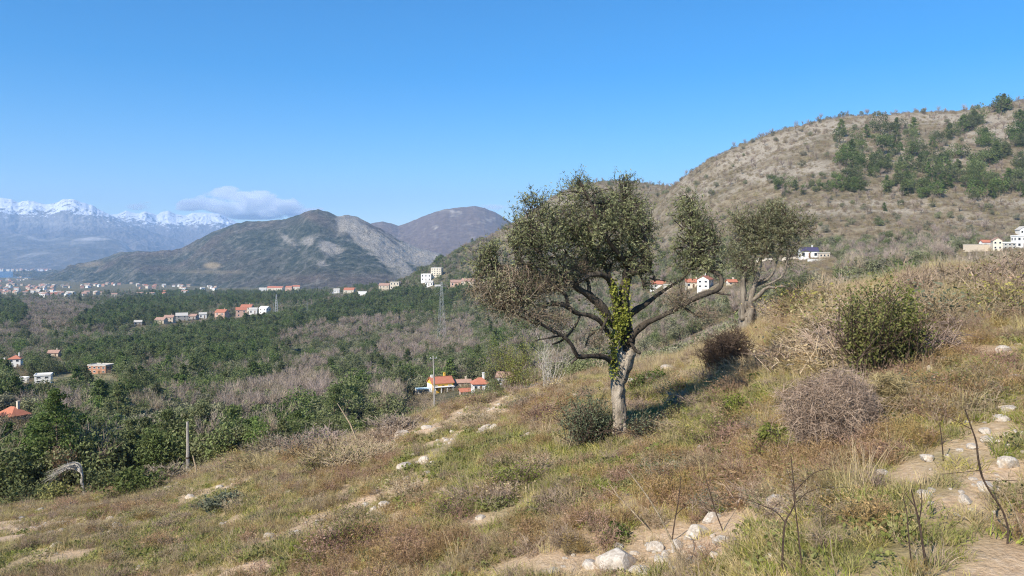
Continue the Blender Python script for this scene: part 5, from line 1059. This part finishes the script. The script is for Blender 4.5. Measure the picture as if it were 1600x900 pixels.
# ------------------------------------------------------------------ rocks
def stone_mesh(seed, flat=.6, sub=2):
    g = np.random.default_rng(seed); bm = bmesh.new(); bmesh.ops.create_icosphere(bm, subdivisions=sub, radius=1)
    pl = g.normal(size=(9, 3)); pl /= np.linalg.norm(pl, axis=1)[:, None]; off = g.uniform(.55, .9, 9)
    for v in bm.verts:
        c = np.array(v.co)
        for q, o_ in zip(pl, off):
            t_ = c @ q
            if t_ > o_: c = c - q * (t_ - o_) * .92
        c = c * (1 + .10 * (fbm(c[0] * 2 + seed, c[1] * 2 + c[2], 3) - .5)); c[2] *= flat; v.co = c
    me = bpy.data.meshes.new('rock'); bm.to_mesh(me); bm.free(); me.materials.append(M['stone'])
    me.polygons.foreach_set('use_smooth', np.zeros(len(me.polygons), bool)); return me
STN = [stone_mesh(s, f) for s, f in ((1, .6), (2, .55), (3, .75), (4, .5), (5, .85))]; STB = [stone_mesh(s, .6, 4) for s in (11, 12, 13)]
def rock(label, px, py, wpx, hpx=None, group=None, name='rock', big=False, rz=None, dep=1.0):
    p = hit(px, py, 4, 120); s = p[1] / F; w = wpx * s / 2; h = (hpx or wpx * .6) * s / 2
    me = STB[int(px) % 3] if big else STN[int(px + py) % 5]
    o = put(name, me, p + [0, 0, h * .25], rng.random() * 6.28 if rz is None else rz, (w * 1.1, w * dep, h * 1.7)); return tag(o, label, name, group)
rock('big pale elongated boulder low on the slope', 968, 882, 72, 40, big=True, rz=.5)
rock('rounded cream boulder next to the big pale one', 1024, 860, 26, 22, big=True)
rock('small orange-tinted stone leaning on the rounded boulder', 1038, 868, 16, 16)
rock('broad pale outcrop in the bare earth up-slope from the boulders', 1088, 838, 46, 26, big=True); rock('tilted cream outcrop just above the broad one', 1112, 814, 34, 20, big=True); rock('low pinkish outcrop east of the broad one', 1128, 850, 34, 18, big=True); rock('pale block between the rounded boulder and the broad outcrop', 1058, 856, 24, 16)
rock('half-buried pale rock at the bottom under the big boulder', 1000, 894, 34, 14, big=True); rock('pale rock in the green grass at the foot of the slope', 1205, 872, 18, 11); rock('flat white rock on the mid slope above the long bank', 668, 742, 18, 10); rock('cream rock on the long bank of the mid slope', 600, 792, 22, 12); rock('pale rock low on the long bank', 520, 828, 20, 11)
rock('pale stone by itself in the grass above the bare earth', 918, 806, 15, 12); rock('flat pale stone at the bottom of the slope', 866, 896, 22, 12); rock('small pale stone east of the flat one', 740, 894, 18, 10)
rock('white stone under the rust-brown patch', 1250, 775, 24, 18, big=True); rock('flat pale slab in the grass west of the thorny dome', 1208, 662, 24, 14)
rock('white stone among green leaves on the mid slope', 1096, 706, 16, 14); rock('smaller white stone just above the one among green leaves', 1076, 690, 10, 9)
rock('white boulder at the top of the bare track', 1572, 643, 34, 18, big=True); rock('white slab under the boulder at the top of the track', 1562, 656, 30, 14, big=True)
rock('bluish-white rock on the bare track', 1572, 728, 34, 28, big=True); rock('broad pale rock lower on the bare track', 1545, 766, 40, 20, big=True); rock('sharp pale rock at the foot of the track', 1508, 786, 24, 16)
rock('white rock half hidden in dry grass on the upper slope', 1566, 550, 24, 18, big=True); rock('grey-white weathered rock under the brushwood heap', 1462, 560, 30, 24, big=True); rock('smaller weathered rock below the brushwood heap', 1452, 582, 18, 14)
rock('pale stone on the track beside the grass tuft', 1545, 690, 26, 14); rock('pinkish stone at the track edge', 1520, 700, 20, 12); rock('pale stone west of the grass tuft', 1380, 740, 24, 10)
rock('whitish boulder on the west slope, larger of two side by side', 183, 824, 17, 14, big=True); rock('cream boulder beside the larger whitish one on the west slope', 168, 826, 13, 11)
rock('white stone near the bent dead tree', 112, 792, 14, 9); rock('cream stone east of the bent dead tree', 160, 790, 14, 8); rock('pale stone pair lower half near the wooden post', 298, 778, 18, 11); rock('white stone up-slope from the wooden post', 342, 763, 14, 9); rock('pale stone at the edge beside the wooden post', 306, 752, 9, 7); rock('grey stone in the west corner under the dark shrub', 62, 800, 14, 9)
rock('flat tan rock just west of the wooden post', 263, 765, 18, 10); rock('stone in the shade of a small bank on the west slope', 450, 772, 16, 8)
g_ = 'white stones of the tumbled wall west of the trunk'
for i in range(22):
    a = rng.random(); px_, py_ = (735 + 55 * rng.random(), 670 + 10 * rng.random()) if i < 12 else (792 + 50 * rng.random(), 676 + 16 * rng.random())
    rock('white stone in the tumbled line of stones west of the olive trunk', px_, py_, rng.uniform(11, 22), None, g_)
rock('isolated white stone west of the tumbled line', 682, 674, 16, 11)
g_ = 'pale stones strewn over the bare earth'
for i in range(95):
    q = [(1080, 850, 100, 26), (1500, 720, 90, 50), (1560, 690, 40, 60), (960, 880, 90, 14), (1020, 870, 60, 20), (560, 800, 90, 25), (120, 825, 120, 14), (640, 700, 60, 30), (1230, 800, 50, 14), (1480, 780, 60, 20)][i % 10]
    wh = ['below the thorny dome beside the big boulders', 'along the bare track', 'at the top of the bare track', 'around the big pale boulder', 'beside the rounded cream boulder', 'on the long bare bank of the mid slope', 'on the bare streaks of the west slope', 'on the bank near the tumbled stones', 'by the white stone under the rust-brown patch', 'at the foot of the bare track'][i % 10]
    w_ = rng.gamma(2.5, 3.0) + 5; sz_ = 'tiny' if w_ < 9 else 'small' if w_ < 13 else 'fist-shaped' if w_ < 17 else 'chunky'
    rock(sz_ + ' pale stone lying on the earth ' + wh, q[0] + rng.normal() * q[2] * .6, min(892, q[1] + rng.normal() * q[3] * .6), w_, None, sz_ + ' pale stones ' + wh)
g_ = 'grey stones of the old wall behind the trunk'
for px_, py_, w_ in ((1042, 580, 24), (1056, 602, 26), (1012, 578, 12), (1020, 588, 10), (994, 612, 14), (938, 598, 14), (1034, 606, 18), (1000, 634, 14), (984, 598, 16), (1066, 584, 14), (1030, 572, 10), (1032, 638, 8), (948, 610, 12)):
    rock('grey weathered stone of the old wall around the hollow behind the big trunk', px_, py_, w_, None, g_)

# ------------------------------------------------------------------ poles, pylon, dead tree
p = hit(679, 634, 60, 500); yv_ = 150.0; p = pt(679, 634, yv_); p[2] = float(ground(p[0], yv_)) ; s = yv_ / F; h = (400 - 556) * s - p[2]
e = tag(empty('utility_pole', p), 'tall wooden utility pole in front of the yellow house', 'utility pole')
b = MB(); b.tube([[0, 0, -.5], [-.05, 0, h * .5], [-.25, 0, h]], [.19, .16, .12], 8); b.build('pole', M['wood'], e)
b = MB(); b.box((-.22, 0, h - .5), (1.6, .12, .12), 0, .5); b.build('crossarm', M['wood'], e)
for q in (-.6, .6):
    b = MB(); b.tube([[-.22 + q * math.cos(.5), q * math.sin(.5), h - .44], [-.22 + q * math.cos(.5), q * math.sin(.5), h - .2]], .06, 6); b.build('insulator', M['frame'], e)
p = hit(293, 745, 20, 120); s = p[1] / F
e = tag(empty('wooden_post', p), 'weathered grey wooden post standing alone at the slope edge', 'post'); h = 86 * s
b = MB(); b.tube([[0, 0, -.4], [.02, 0, h * .5], [0, 0, h]], [.13, .11, .08], 9); b.build('post', M['wood'], e)
b = MB(); b.tube([[0, 0, h * .33], [0, 0, h * .36]], .135, 9); b.build('band', M['stem'], e)
p = hit(307, 744, 20, 120); s = p[1] / F; b = MB(); b.tube([[0, 0, -.2], [-.05, 0, 14 * s], [-.25, 0, 32 * s]], [.07, .06, .03], 6); o = b.build('stake', M['cane'], loc=p); tag(o, 'short leaning pale stake beside the wooden post', 'stake')
p = hit(561, 692, 20, 120); s = p[1] / F; b = MB(); b.tube([[0, 0, -.2], [-14 * s, 0, 30 * s], [-34 * s, 0, 62 * s]], [.06, .05, .02], 5); o = b.build('leaning_cane', M['cane'], loc=p); tag(o, 'long thin pale cane leaning from the edge of the slope', 'cane')
def lattice(label, px, rb, rt, yv_, wpx, thick, mat='steel', arms=True):
    p = pt(px, rb, yv_); s = yv_ / F; gz = float(ground(p[0], p[1])); p[2] = gz; h = (400 - rt) * s - gz; w = wpx * s / 2
    e = tag(empty('pylon', p, .5), label, 'pylon')
    f = lambda t: w * (1 - .86 * t)
    for sx in (-1, 1):
        for sy in (-1, 1): b = MB(); b.tube([[sx * f(0), sy * f(0), -1], [sx * f(1), sy * f(1), h]], thick, 4); b.build('leg', M[mat], e)
    b = MB(); n = 9
    for i in range(n):
        t0, t1 = 1 - (1 - i / n) ** 1.25, 1 - (1 - (i + 1) / n) ** 1.25; a, c = f(t0), f(t1)
        for (x0, y0), (x1, y1) in (((-1, -1), (1, -1)), ((1, -1), (1, 1)), ((1, 1), (-1, 1)), ((-1, 1), (-1, -1))):
            b.tube([[x0 * a, y0 * a, t0 * h], [x1 * c, y1 * c, t1 * h]], thick * .55, 3); b.tube([[x1 * a, y1 * a, t0 * h], [x0 * c, y0 * c, t1 * h]], thick * .55, 3)
    b.build('lattice', M[mat], e)
    for t in (.80, .92) if arms else ():
        b = MB(); L = w * 1.5
        for sy in (-1, 1): b.tube([[-L, 0, t * h], [0, sy * f(t), t * h], [L, 0, t * h]], thick * .7, 4)
        b.tube([[-L, 0, t * h], [0, 0, t * h + .06 * h], [L, 0, t * h]], thick * .6, 4); b.build('crossarm', M[mat], e)
lattice('steel lattice pylon standing at the east end of the pine belt', 690, 497, 440, 560, 12, .06)
lattice('faint lattice mast above the pines near the lone white house', 432, 492, 460, 950, 5, .2, arms=False); lattice('slim lattice mast at the end of the brownish strip behind the pines', 520, 474, 456, 1300, 5, .25, arms=False)
for px_, rb, rt, lab in ((427, 492, 474, 'thin grey pole just west of the faint lattice mast'), (480, 480, 471, 'short grey pole between the two lattice masts')):
    p = pt(px_, rb, 900); p[2] = float(ground(p[0], p[1])); b = MB(); b.tube([[0, 0, -1], [0, 0, (400 - rt) * 900 / F - p[2]]], [.3, .2], 6); o = b.build('grey_pole', M['steel'], loc=p); tag(o, lab, 'pole')
# bent dead tree
yv_ = float(hit(130, 778, 20, 120)[1]); p = pt(132, 778, yv_); e = tag(empty('dead_tree', p), 'bent dead tree with bleached branches sweeping to the west', 'dead tree')
b = MB(); B_ = lambda L, n, sd: gnarl(b, L, n, y0=yv_, seed=sd, amp=.15)
B_([(133, 782, 0, 3.2), (131, 768, 0, 2.8), (129, 756, 0, 2.6), (127, 748, 0, 2.0)], 8, 1); B_([(136, 780, 0, 2), (133, 770, 0, 1.6), (130, 757, 0, 1.3)], 6, 2)
b.v = [v_ - p for v_ in b.v]; b.build('trunk', M['wood'], e, smooth=True)
b = MB(); tips = []
for i in range(11):
    q = i / 10; L = [(128, 756, 0, 1.5), (130 - q * 2, 745 - q * 6, rng.normal() * .2, 1.3), (126 - 8 * q, 734 - 10 * (1 - q), rng.normal() * .4, 1.0), (114 - 10 * q, 727 + 6 * q - 6 * (1 - q), rng.normal() * .6, .7), (98 - 16 * q * rng.random(), 728 + 14 * q, rng.normal() * .8, .4), (86 - 14 * rng.random(), 738 + 14 * q, rng.normal(), .2)]
    w = B_(L, 5, 20 + i); tips.append(w[len(w) // 3:])
tips = np.vstack(tips); n = 130; q = tips[rng.integers(0, len(tips), n)]; b.blades(q, np.array([-1, 0, -.35]) + rng.normal(size=(n, 3)) * .5, .35 + .4 * rng.random(n), .014, 0, .4)
b.v = [v_ - p for v_ in b.v]; b.build('branches', M['bark_pale'], e).name = 'branch_spray'
# brushwood heap with arching cut branches
p = hit(1470, 560, 4, 80); s = p[1] / F; e = tag(empty('brushwood_heap', p), 'heap of cut grey branches arching over rocks on the upper slope', 'brushwood'); b = MB(); g = np.random.default_rng(4)
for i in range(120):
    a = g.normal(size=3); x0 = g.uniform(-95, 10) if i % 3 else g.uniform(-20, 70); top_ = np.array([g.normal() * 14 + 0, 0, 34 + g.normal() * 10]); end = np.array([x0 * 1.1, 0, -10 - abs(x0) * .12 + g.normal() * 6])
    w = np.array([end, (end * .45 + top_ * .55) + [0, 0, 6], top_, top_ + [g.normal() * 12 + 10, 0, -6 + g.normal() * 6]]) * s; w[:, 1] += g.normal() * 12 * s
    b.tube(w, [.012, .010, .008, .003], 4, 0, False)
b.build('branch', M['grey'], e)
p = hit(1335, 580, 4, 80); s = p[1] / F; e = tag(empty('brushwood_heap', p), 'loose pile of dead sticks behind the rounded thorny dome', 'brushwood'); b = MB()
for i in range(90):
    c = np.array([g.normal() * 34, g.normal() * 14, abs(g.normal()) * 9 - 2]) * s; d = np.array([g.normal(), g.normal() * .5, g.normal() * .35]); d /= np.linalg.norm(d); L = g.uniform(10, 42) * s; b.tube([c - d * L / 2, c + g.normal(size=3) * L * .06, c + d * L / 2], [.013, .011, .004], 4, 0, False)
b.build('stick', M['grey'], e)

# ------------------------------------------------------------------ ground cover: grasses, herbs, stones
def tuft(kind_, seed):
    g = np.random.default_rng(seed); b = MB(); n = {'dry': 46, 'tan': 60, 'green': 60, 'tall': 34}.get(kind_, 0)
    def disc(n, r): a = g.random(n) * 6.28; q = r * g.random(n) ** .5; return np.c_[np.cos(a) * q, np.sin(a) * q, np.full(n, -.03)]
    if kind_ == 'dry': q = disc(n, .2); b.blades(q, np.c_[q[:, :2] * 2 + g.normal(size=(n, 2)) * .35, np.ones(n)], .2 + .28 * g.random(n), .009, 0, .5)
    if kind_ == 'tan': q = disc(n, .28); b.blades(q, np.c_[q[:, :2] * 1.5 + g.normal(size=(n, 2)) * .6, np.ones(n)], .10 + .2 * g.random(n), .011, 0, .6)
    if kind_ == 'green':
        q = disc(n, .24); b.blades(q, np.c_[q[:, :2] * 2 + g.normal(size=(n, 2)) * .5, np.ones(n)], .10 + .22 * g.random(n), .012, 0, .5)
    if kind_ == 'tall': q = disc(n, .22); b.blades(q, np.c_[q[:, :2] * .8 + g.normal(size=(n, 2)) * .22, np.ones(n)], .45 + .5 * g.random(n), .008, 0, .3)
    if kind_ in ('rust', 'grey'):
        n = 26 if kind_ == 'rust' else 34
        q = disc(n, .12); d = np.c_[g.normal(size=(n, 2)) * .7, np.ones(n)]; L = .22 + .3 * g.random(n); b.blades(q, d, L, .007, 0, .3)
        dn = d / np.linalg.norm(d, axis=1)[:, None]
        for f in (.4, .6, .8):
            st = q + dn * (L * f)[:, None]; b.blades(np.repeat(st, 3, 0), np.repeat(dn, 3, 0) + g.normal(size=(n * 3, 3)) * .7, .10 + .10 * g.random(n * 3), .006, 0, .4)
        if kind_ == 'rust': st = np.repeat(q + dn * (L * .8)[:, None], 6, 0) + g.normal(size=(n * 6, 3)) * .07; b.leaves(st, .035, .5, .1, 0, g=g)
    if kind_ == 'herb':
        n = 90; q = disc(n, .26); q[:, 2] = .02 + .13 * g.random(n) * (1 - (q[:, 0] ** 2 + q[:, 1] ** 2) / .08); b.leaves(q, .06, .6, .5, 0, g=g)
    mt = {'dry': 'dry', 'tan': 'tan', 'green': 'green', 'tall': 'dry', 'rust': 'rust', 'grey': 'grey', 'herb': 'herb'}[kind_]
    return b.mesh(kind_, [M[mt]])
x = []; 
for n, y0, y1 in ((9000, 4.0, 11), (30000, 11, 26), (41000, 26, 50), (30000, 50, 100)):
    a, c = scattered(n, y0, y1, -.90, 1.02); x.append(np.c_[a, c])
x, y = np.vstack(x).T; pe, ye = edge(x / y); ok = y < ye * 1.35; x, y = x[ok], y[ok]; z = ground(x, y); px = 800 + F * x / y; py = 400 - F * z / y
n = len(x); ns = fbm(x / 1.7, y / 1.7, 4); soil_ = blobs(px, py, SOIL2, 1.0) * 1.6 + (ns - .5) * 3.6 - .1
W_ = {'dry': 1.0 + 1.7 * np.clip(blobs(px, py, STRAW), 0, 1) + 1.2 * (fbm(x / 4, y / 4, 3) - .45), 'tan': 1.25 + 1.8 * (fbm(x / 5 + 7, y / 5, 3) - .5), 'green': .14 + 3.2 * blobs(px, py, GREEN) + 1.0 * np.clip(fbm(x / 3 + 9, y / 3, 3) - .55, 0, 1) * 3,
      'rust': .06 + 1.8 * blobs(px, py, RUST) + np.clip(fbm(x / 2.6 + 99, y / 2.6, 3) - .6, 0, 1) * 3, 'grey': .12 + np.clip(fbm(x / 3.3 + 55, y / 3.3, 3) - .58, 0, 1) * 3, 'herb': .06 + 1.0 * blobs(px, py, GREEN) + np.clip(fbm(x / 2.1 + 31, y / 2.1, 3) - .62, 0, 1) * 5,
      'tall': .03 + .8 * blobs(px, py, [(1480, 480, 140, 60), (1250, 540, 140, 60), (480, 700, 160, 16, 14), (1000, 560, 160, 20)])}
ks = list(W_); Wm = np.clip(np.array([W_[q] for q in ks]), 0.01, None); Wm = Wm / Wm.sum(0); cum = np.cumsum(Wm, 0); kid = (rng.random(n) > cum).sum(0).clip(0, len(ks) - 1)
keep = rng.random(n) > np.clip(soil_ * 1.25 + .05, 0, .96)
GS = {'dry': 'dry_grass', 'tan': 'short_grass', 'green': 'green_grass', 'rust': 'bracken_undergrowth', 'grey': 'twiggy_undergrowth', 'herb': 'low_foliage', 'tall': 'tall_dry_grass'}
SRC = {'dry': (900, 790), 'tan': (760, 760), 'green': (880, 745), 'rust': (1040, 785), 'grey': (1100, 740), 'herb': (760, 700), 'tall': (1480, 480)}
for i, q in enumerate(ks):
    for v_ in range(2):
        o = put(GS[q], tuft(q, 100 + i * 5 + v_), hit(SRC[q][0] + v_ * 6, SRC[q][1])); tag(o, kind='stuff')
        j = np.nonzero((kid == i) & keep)[0][v_::2]
        sc = rng.uniform(.7, 1.3, len(j)) * np.clip(.8 + y[j] / 60, .9, 1.8) * {'dry': .5, 'tan': .66, 'green': .7, 'rust': .62, 'grey': .62, 'herb': .9, 'tall': .55}[q]
        scatter(GS[q], o, np.c_[x[j], y[j], z[j]], rng.random(len(j)) * 6.28, sc, tilt=rng.normal(size=(len(j), 2)) * .12)
# loose stones on the bare earth
a, c = scattered(18000, 5, 75, -.85, .95); pe, ye = edge(a / c); ok = c < ye * 1.05; a, c = a[ok], c[ok]; zz_ = ground(a, c); px = 800 + F * a / c; py = 400 - F * zz_ / c
so_ = blobs(px, py, SOIL, 1.3); j = rng.random(len(a)) < .12 + .88 * so_; a, c, zz_ = a[j], c[j], zz_[j]
for v_ in range(3):
    q = hit((500, 1080, 1500)[v_], (830, 855, 705)[v_]); o = put('gravel', STN[v_], q, 0, .05); tag(o, kind='stuff')
    j = slice(v_, None, 3); scatter('gravel', o, np.c_[a[j], c[j], zz_[j]], rng.random(len(a[j])) * 6.28, rng.gamma(1.3, .030, len(a[j])) + .012 + c[j] * .0007)

# ------------------------------------------------------------------ thin stems standing in front
def stem(label, name, pts_, y0, mat, side=(), cat='stalk', n=5):
    b = MB(); L = [(p_[0], p_[1], 0, p_[2] * 1.25) for p_ in pts_]; gz = hit(pts_[0][0], pts_[0][1], 3, 60)
    O_ = pt(pts_[0][0], pts_[0][1], y0)
    gnarl(b, L, n, y0=y0, seed=int(pts_[0][0]) % 50, amp=.1)
    for sd_ in side: gnarl(b, [(p_[0], p_[1], (i_ * .03), p_[2]) for i_, p_ in enumerate(sd_)], 4, y0=y0, seed=3, amp=.1)
    b.v = [v_ - O_ for v_ in b.v]; o = b.build(name, M[mat], loc=O_); return tag(o, label, cat)
def ygr(px, py): return float(hit(px, py, 3, 60)[1])
stem('tall dark bare sapling stem with a forked top near the bottom of the slope', 'bare_sapling', [(1222, 905, 1.9), (1223, 860, 1.7), (1226, 815, 1.5), (1236, 800, 1.2), (1243, 785, 1.1), (1240, 750, 1.0), (1236, 715, .7)], ygr(1222, 899), 'stem',
     [[(1226, 815, 1.2), (1212, 798, 1.0), (1180, 785, .8), (1150, 775, .6), (1120, 782, .4)], [(1241, 770, .9), (1256, 752, .8), (1275, 736, .7), (1296, 733, .5)], [(1244, 785, .9), (1262, 768, .7), (1290, 760, .5), (1330, 762, .3)], [(1240, 760, .7), (1232, 742, .5), (1228, 730, .3)]], 'sapling')
stem('second dark sapling stem right behind the forked one', 'bare_sapling', [(1256, 905, 1.5), (1250, 860, 1.3), (1246, 820, 1.1), (1242, 790, .9), (1238, 760, .6)], ygr(1256, 899), 'stem', [], 'sapling')
stem('long dark curving bramble stem beside the bare track', 'bramble_stem', [(1574, 850, 1.5), (1576, 825, 1.5), (1566, 795, 1.4), (1548, 770, 1.5), (1534, 745, 1.6), (1528, 715, 1.7), (1526, 690, 1.3), (1518, 668, 1.1), (1508, 640, .9)], ygr(1574, 850), 'stem', [[(1536, 750, .9), (1560, 752, .7), (1590, 750, .5)], [(1530, 735, .8), (1504, 738, .6), (1470, 741, .4)], [(1520, 672, .7), (1490, 655, .6), (1450, 640, .4)], [(1508, 640, .6), (1540, 642, .5), (1560, 646, .3)]], 'bramble')
stem('dark upright twig pair in the green grass', 'dry_twig', [(1448, 890, 2.2), (1442, 850, 1.9), (1436, 815, 1.6), (1430, 790, 1.3), (1424, 765, .8)], ygr(1448, 890), 'stem', [[(1436, 815, 1.2), (1441, 785, .9), (1438, 755, .6)], [(1432, 795, 1), (1414, 770, .6)]], 'twig')
stem('thin brown twig west of the dark upright pair', 'dry_twig', [(1424, 880, 1.2), (1420, 840, 1.1), (1417, 800, .8), (1410, 770, .5)], ygr(1424, 880), 'stem', [[(1419, 820, .7), (1432, 800, .4)]], 'twig')
stem('long pale dry cane slanting over the rust-brown patch', 'dry_cane', [(1074, 900, 1.5), (1062, 872, 1.5), (1048, 842, 1.6), (1035, 815, 1.4), (1018, 785, 1.2), (1000, 760, 1.1), (980, 734, .8)], ygr(1074, 898), 'cane', [], 'cane')
stem('shorter pale cane with a forked tip beside the long one', 'dry_cane', [(1018, 832, 1.0), (1000, 812, 1.1), (984, 794, 1.2), (966, 776, 1.1), (950, 752, .7)], ygr(1018, 832), 'cane', [[(970, 780, .9), (952, 766, .7), (934, 758, .4)]], 'cane')
stem('pale straw stalk at the east edge of the slope', 'dry_cane', [(1604, 850, 1.5), (1592, 815, 1.3), (1580, 790, 1.1), (1568, 770, .6)], ygr(1600, 850), 'cane', [], 'cane')
stem('thin dark twig between the boulders and the rust patch', 'dry_twig', [(1050, 846, 1.2), (1054, 815, 1.0), (1060, 785, .9), (1064, 745, .5)], ygr(1050, 846), 'stem', [[(1056, 805, .7), (1072, 788, .4)]], 'twig')
stem('slender dark twig crossing the reddish growth', 'dry_twig', [(1130, 830, 1.0), (1118, 800, .9), (1108, 765, .8), (1100, 738, .5)], ygr(1130, 830), 'stem', [[(1114, 785, .6), (1136, 770, .4)]], 'twig')
stem('thin dark twig by the thorny dome and the track', 'dry_twig', [(1474, 720, 1.0), (1472, 690, .9), (1468, 660, .6)], ygr(1474, 720), 'stem', [[(1472, 695, .5), (1482, 680, .3)]], 'twig')
stem('crooked black stick poking from the brushwood', 'dry_twig', [(1404, 590, 1.2), (1408, 575, 1.2), (1415, 566, 1.0), (1416, 552, .6)], ygr(1404, 590), 'stem', [], 'twig')
stem('tall thin weed stalk in the grass at the bottom', 'dry_cane', [(1310, 905, .9), (1300, 870, .8), (1296, 830, .6)], ygr(1310, 899), 'cane', [], 'cane')
stem('grey leaning branch lying at the top of the track', 'fallen_branch', [(1508, 634, 1.4), (1525, 632, 1.4), (1540, 634, .9)], ygr(1520, 637), 'bark_pale', [], 'branch')

# ------------------------------------------------------------------ clouds, far behind the mountains and outside the air box
def cloud(label, puffs, y0, dens, seed):
    g = np.random.default_rng(seed); bm = bmesh.new(); s_ = y0 / F
    a = np.array(puffs, float); cx, cy = a[:, 0].mean(), a[:, 1].mean(); O_ = pt(cx, cy, y0)
    x0, x1 = (a[:, 0] - a[:, 2]).min(), (a[:, 0] + a[:, 2]).max(); t0, t1 = (a[:, 1] - a[:, 3]).min(), (a[:, 1] + a[:, 3]).max()
    for q in puffs:
        r_ = bmesh.ops.create_icosphere(bm, subdivisions=3, radius=1); c = pt(q[0], q[1], y0) - O_ + [0, g.normal() * 20 * s_, 0]
        for v in r_['verts']: v.co = (c[0] + v.co[0] * q[2] * s_, c[1] + v.co[1] * q[2] * .8 * s_, c[2] + v.co[2] * q[3] * s_)
    me = bpy.data.meshes.new('cloud'); bm.to_mesh(me); bm.free(); o = bpy.data.objects.new('cloud', me); COL.objects.link(o); o.location = O_
    m = o.modifiers.new('join', 'REMESH'); m.mode = 'VOXEL'; m.voxel_size = 6 * s_
    mt = bpy.data.materials.new('cloud_vapour'); mt.use_nodes = True; t = mt.node_tree; t.nodes.remove(t.nodes['Principled BSDF'])
    tc = t.nodes.new('ShaderNodeTexCoord'); mp = t.nodes.new('ShaderNodeMapping'); mp.inputs['Scale'].default_value = (1 / (42 * s_), 1 / (42 * s_), 1 / (17 * s_)); t.links.new(tc.outputs['Object'], mp.inputs[0])
    nz_ = t.nodes.new('ShaderNodeTexNoise'); nz_.inputs['Scale'].default_value = 1.0; nz_.inputs['Detail'].default_value = 6; nz_.inputs['Roughness'].default_value = .62; t.links.new(mp.outputs[0], nz_.inputs['Vector'])
    # density falls off inside the hull so that the outline is ragged
    acc = None
    for q in puffs:
        c = pt(q[0], q[1], y0) - O_; v = t.nodes.new('ShaderNodeVectorMath'); v.operation = 'SUBTRACT'; v.inputs[1].default_value = tuple(c); t.links.new(tc.outputs['Object'], v.inputs[0])
        d = t.nodes.new('ShaderNodeVectorMath'); d.operation = 'DIVIDE'; d.inputs[1].default_value = (q[2] * s_, q[2] * .8 * s_, q[3] * s_); t.links.new(v.outputs[0], d.inputs[0])
        l = t.nodes.new('ShaderNodeVectorMath'); l.operation = 'LENGTH'; t.links.new(d.outputs[0], l.inputs[0])
        i_ = t.nodes.new('ShaderNodeMath'); i_.operation = 'SUBTRACT'; i_.inputs[0].default_value = 1.0; t.links.new(l.outputs['Value'], i_.inputs[1])
        if acc is None: acc = i_.outputs[0]
        else:
            mx = t.nodes.new('ShaderNodeMath'); mx.operation = 'MAXIMUM'; t.links.new(acc, mx.inputs[0]); t.links.new(i_.outputs[0], mx.inputs[1]); acc = mx.outputs[0]
    ad = t.nodes.new('ShaderNodeMath'); ad.operation = 'MULTIPLY_ADD'; t.links.new(nz_.outputs['Fac'], ad.inputs[0]); ad.inputs[1].default_value = 3.0; ad.inputs[2].default_value = -1.75
    sm = t.nodes.new('ShaderNodeMath'); sm.operation = 'ADD'; t.links.new(ad.outputs[0], sm.inputs[0]); t.links.new(acc, sm.inputs[1])
    ml = t.nodes.new('ShaderNodeMath'); ml.operation = 'MULTIPLY'; ml.use_clamp = False; t.links.new(sm.outputs[0], ml.inputs[0]); ml.inputs[1].default_value = dens
    cl = t.nodes.new('ShaderNodeMath'); cl.operation = 'MAXIMUM'; t.links.new(ml.outputs[0], cl.inputs[0]); cl.inputs[1].default_value = 0
    vs = t.nodes.new('ShaderNodeVolumePrincipled'); vs.inputs['Color'].default_value = (1, 1, 1, 1); vs.inputs['Anisotropy'].default_value = -0.5; t.links.new(cl.outputs[0], vs.inputs['Density'])
    t.links.new(vs.outputs[0], t.nodes['Material Output'].inputs['Volume']); me.materials.append(mt)
    tag(o, label, 'cloud')
cloud('white cloud bank resting over the snow peaks and the dark mountain', [(375, 306, 62, 17), (330, 318, 58, 14), (410, 312, 50, 13), (360, 324, 80, 12), (440, 326, 60, 12), (300, 324, 34, 9), (400, 332, 90, 12), (480, 330, 40, 9)], 34000, .02, 1)
cloud('small faint cloud between the two snowy massifs', [(215, 322, 26, 7), (232, 316, 14, 5)], 34000, .003, 2)
cloud('faint cloud streak low over the dome-shaped mountain', [(775, 322, 50, 9), (800, 318, 36, 7), (835, 330, 40, 10)], 34000, .003, 3)
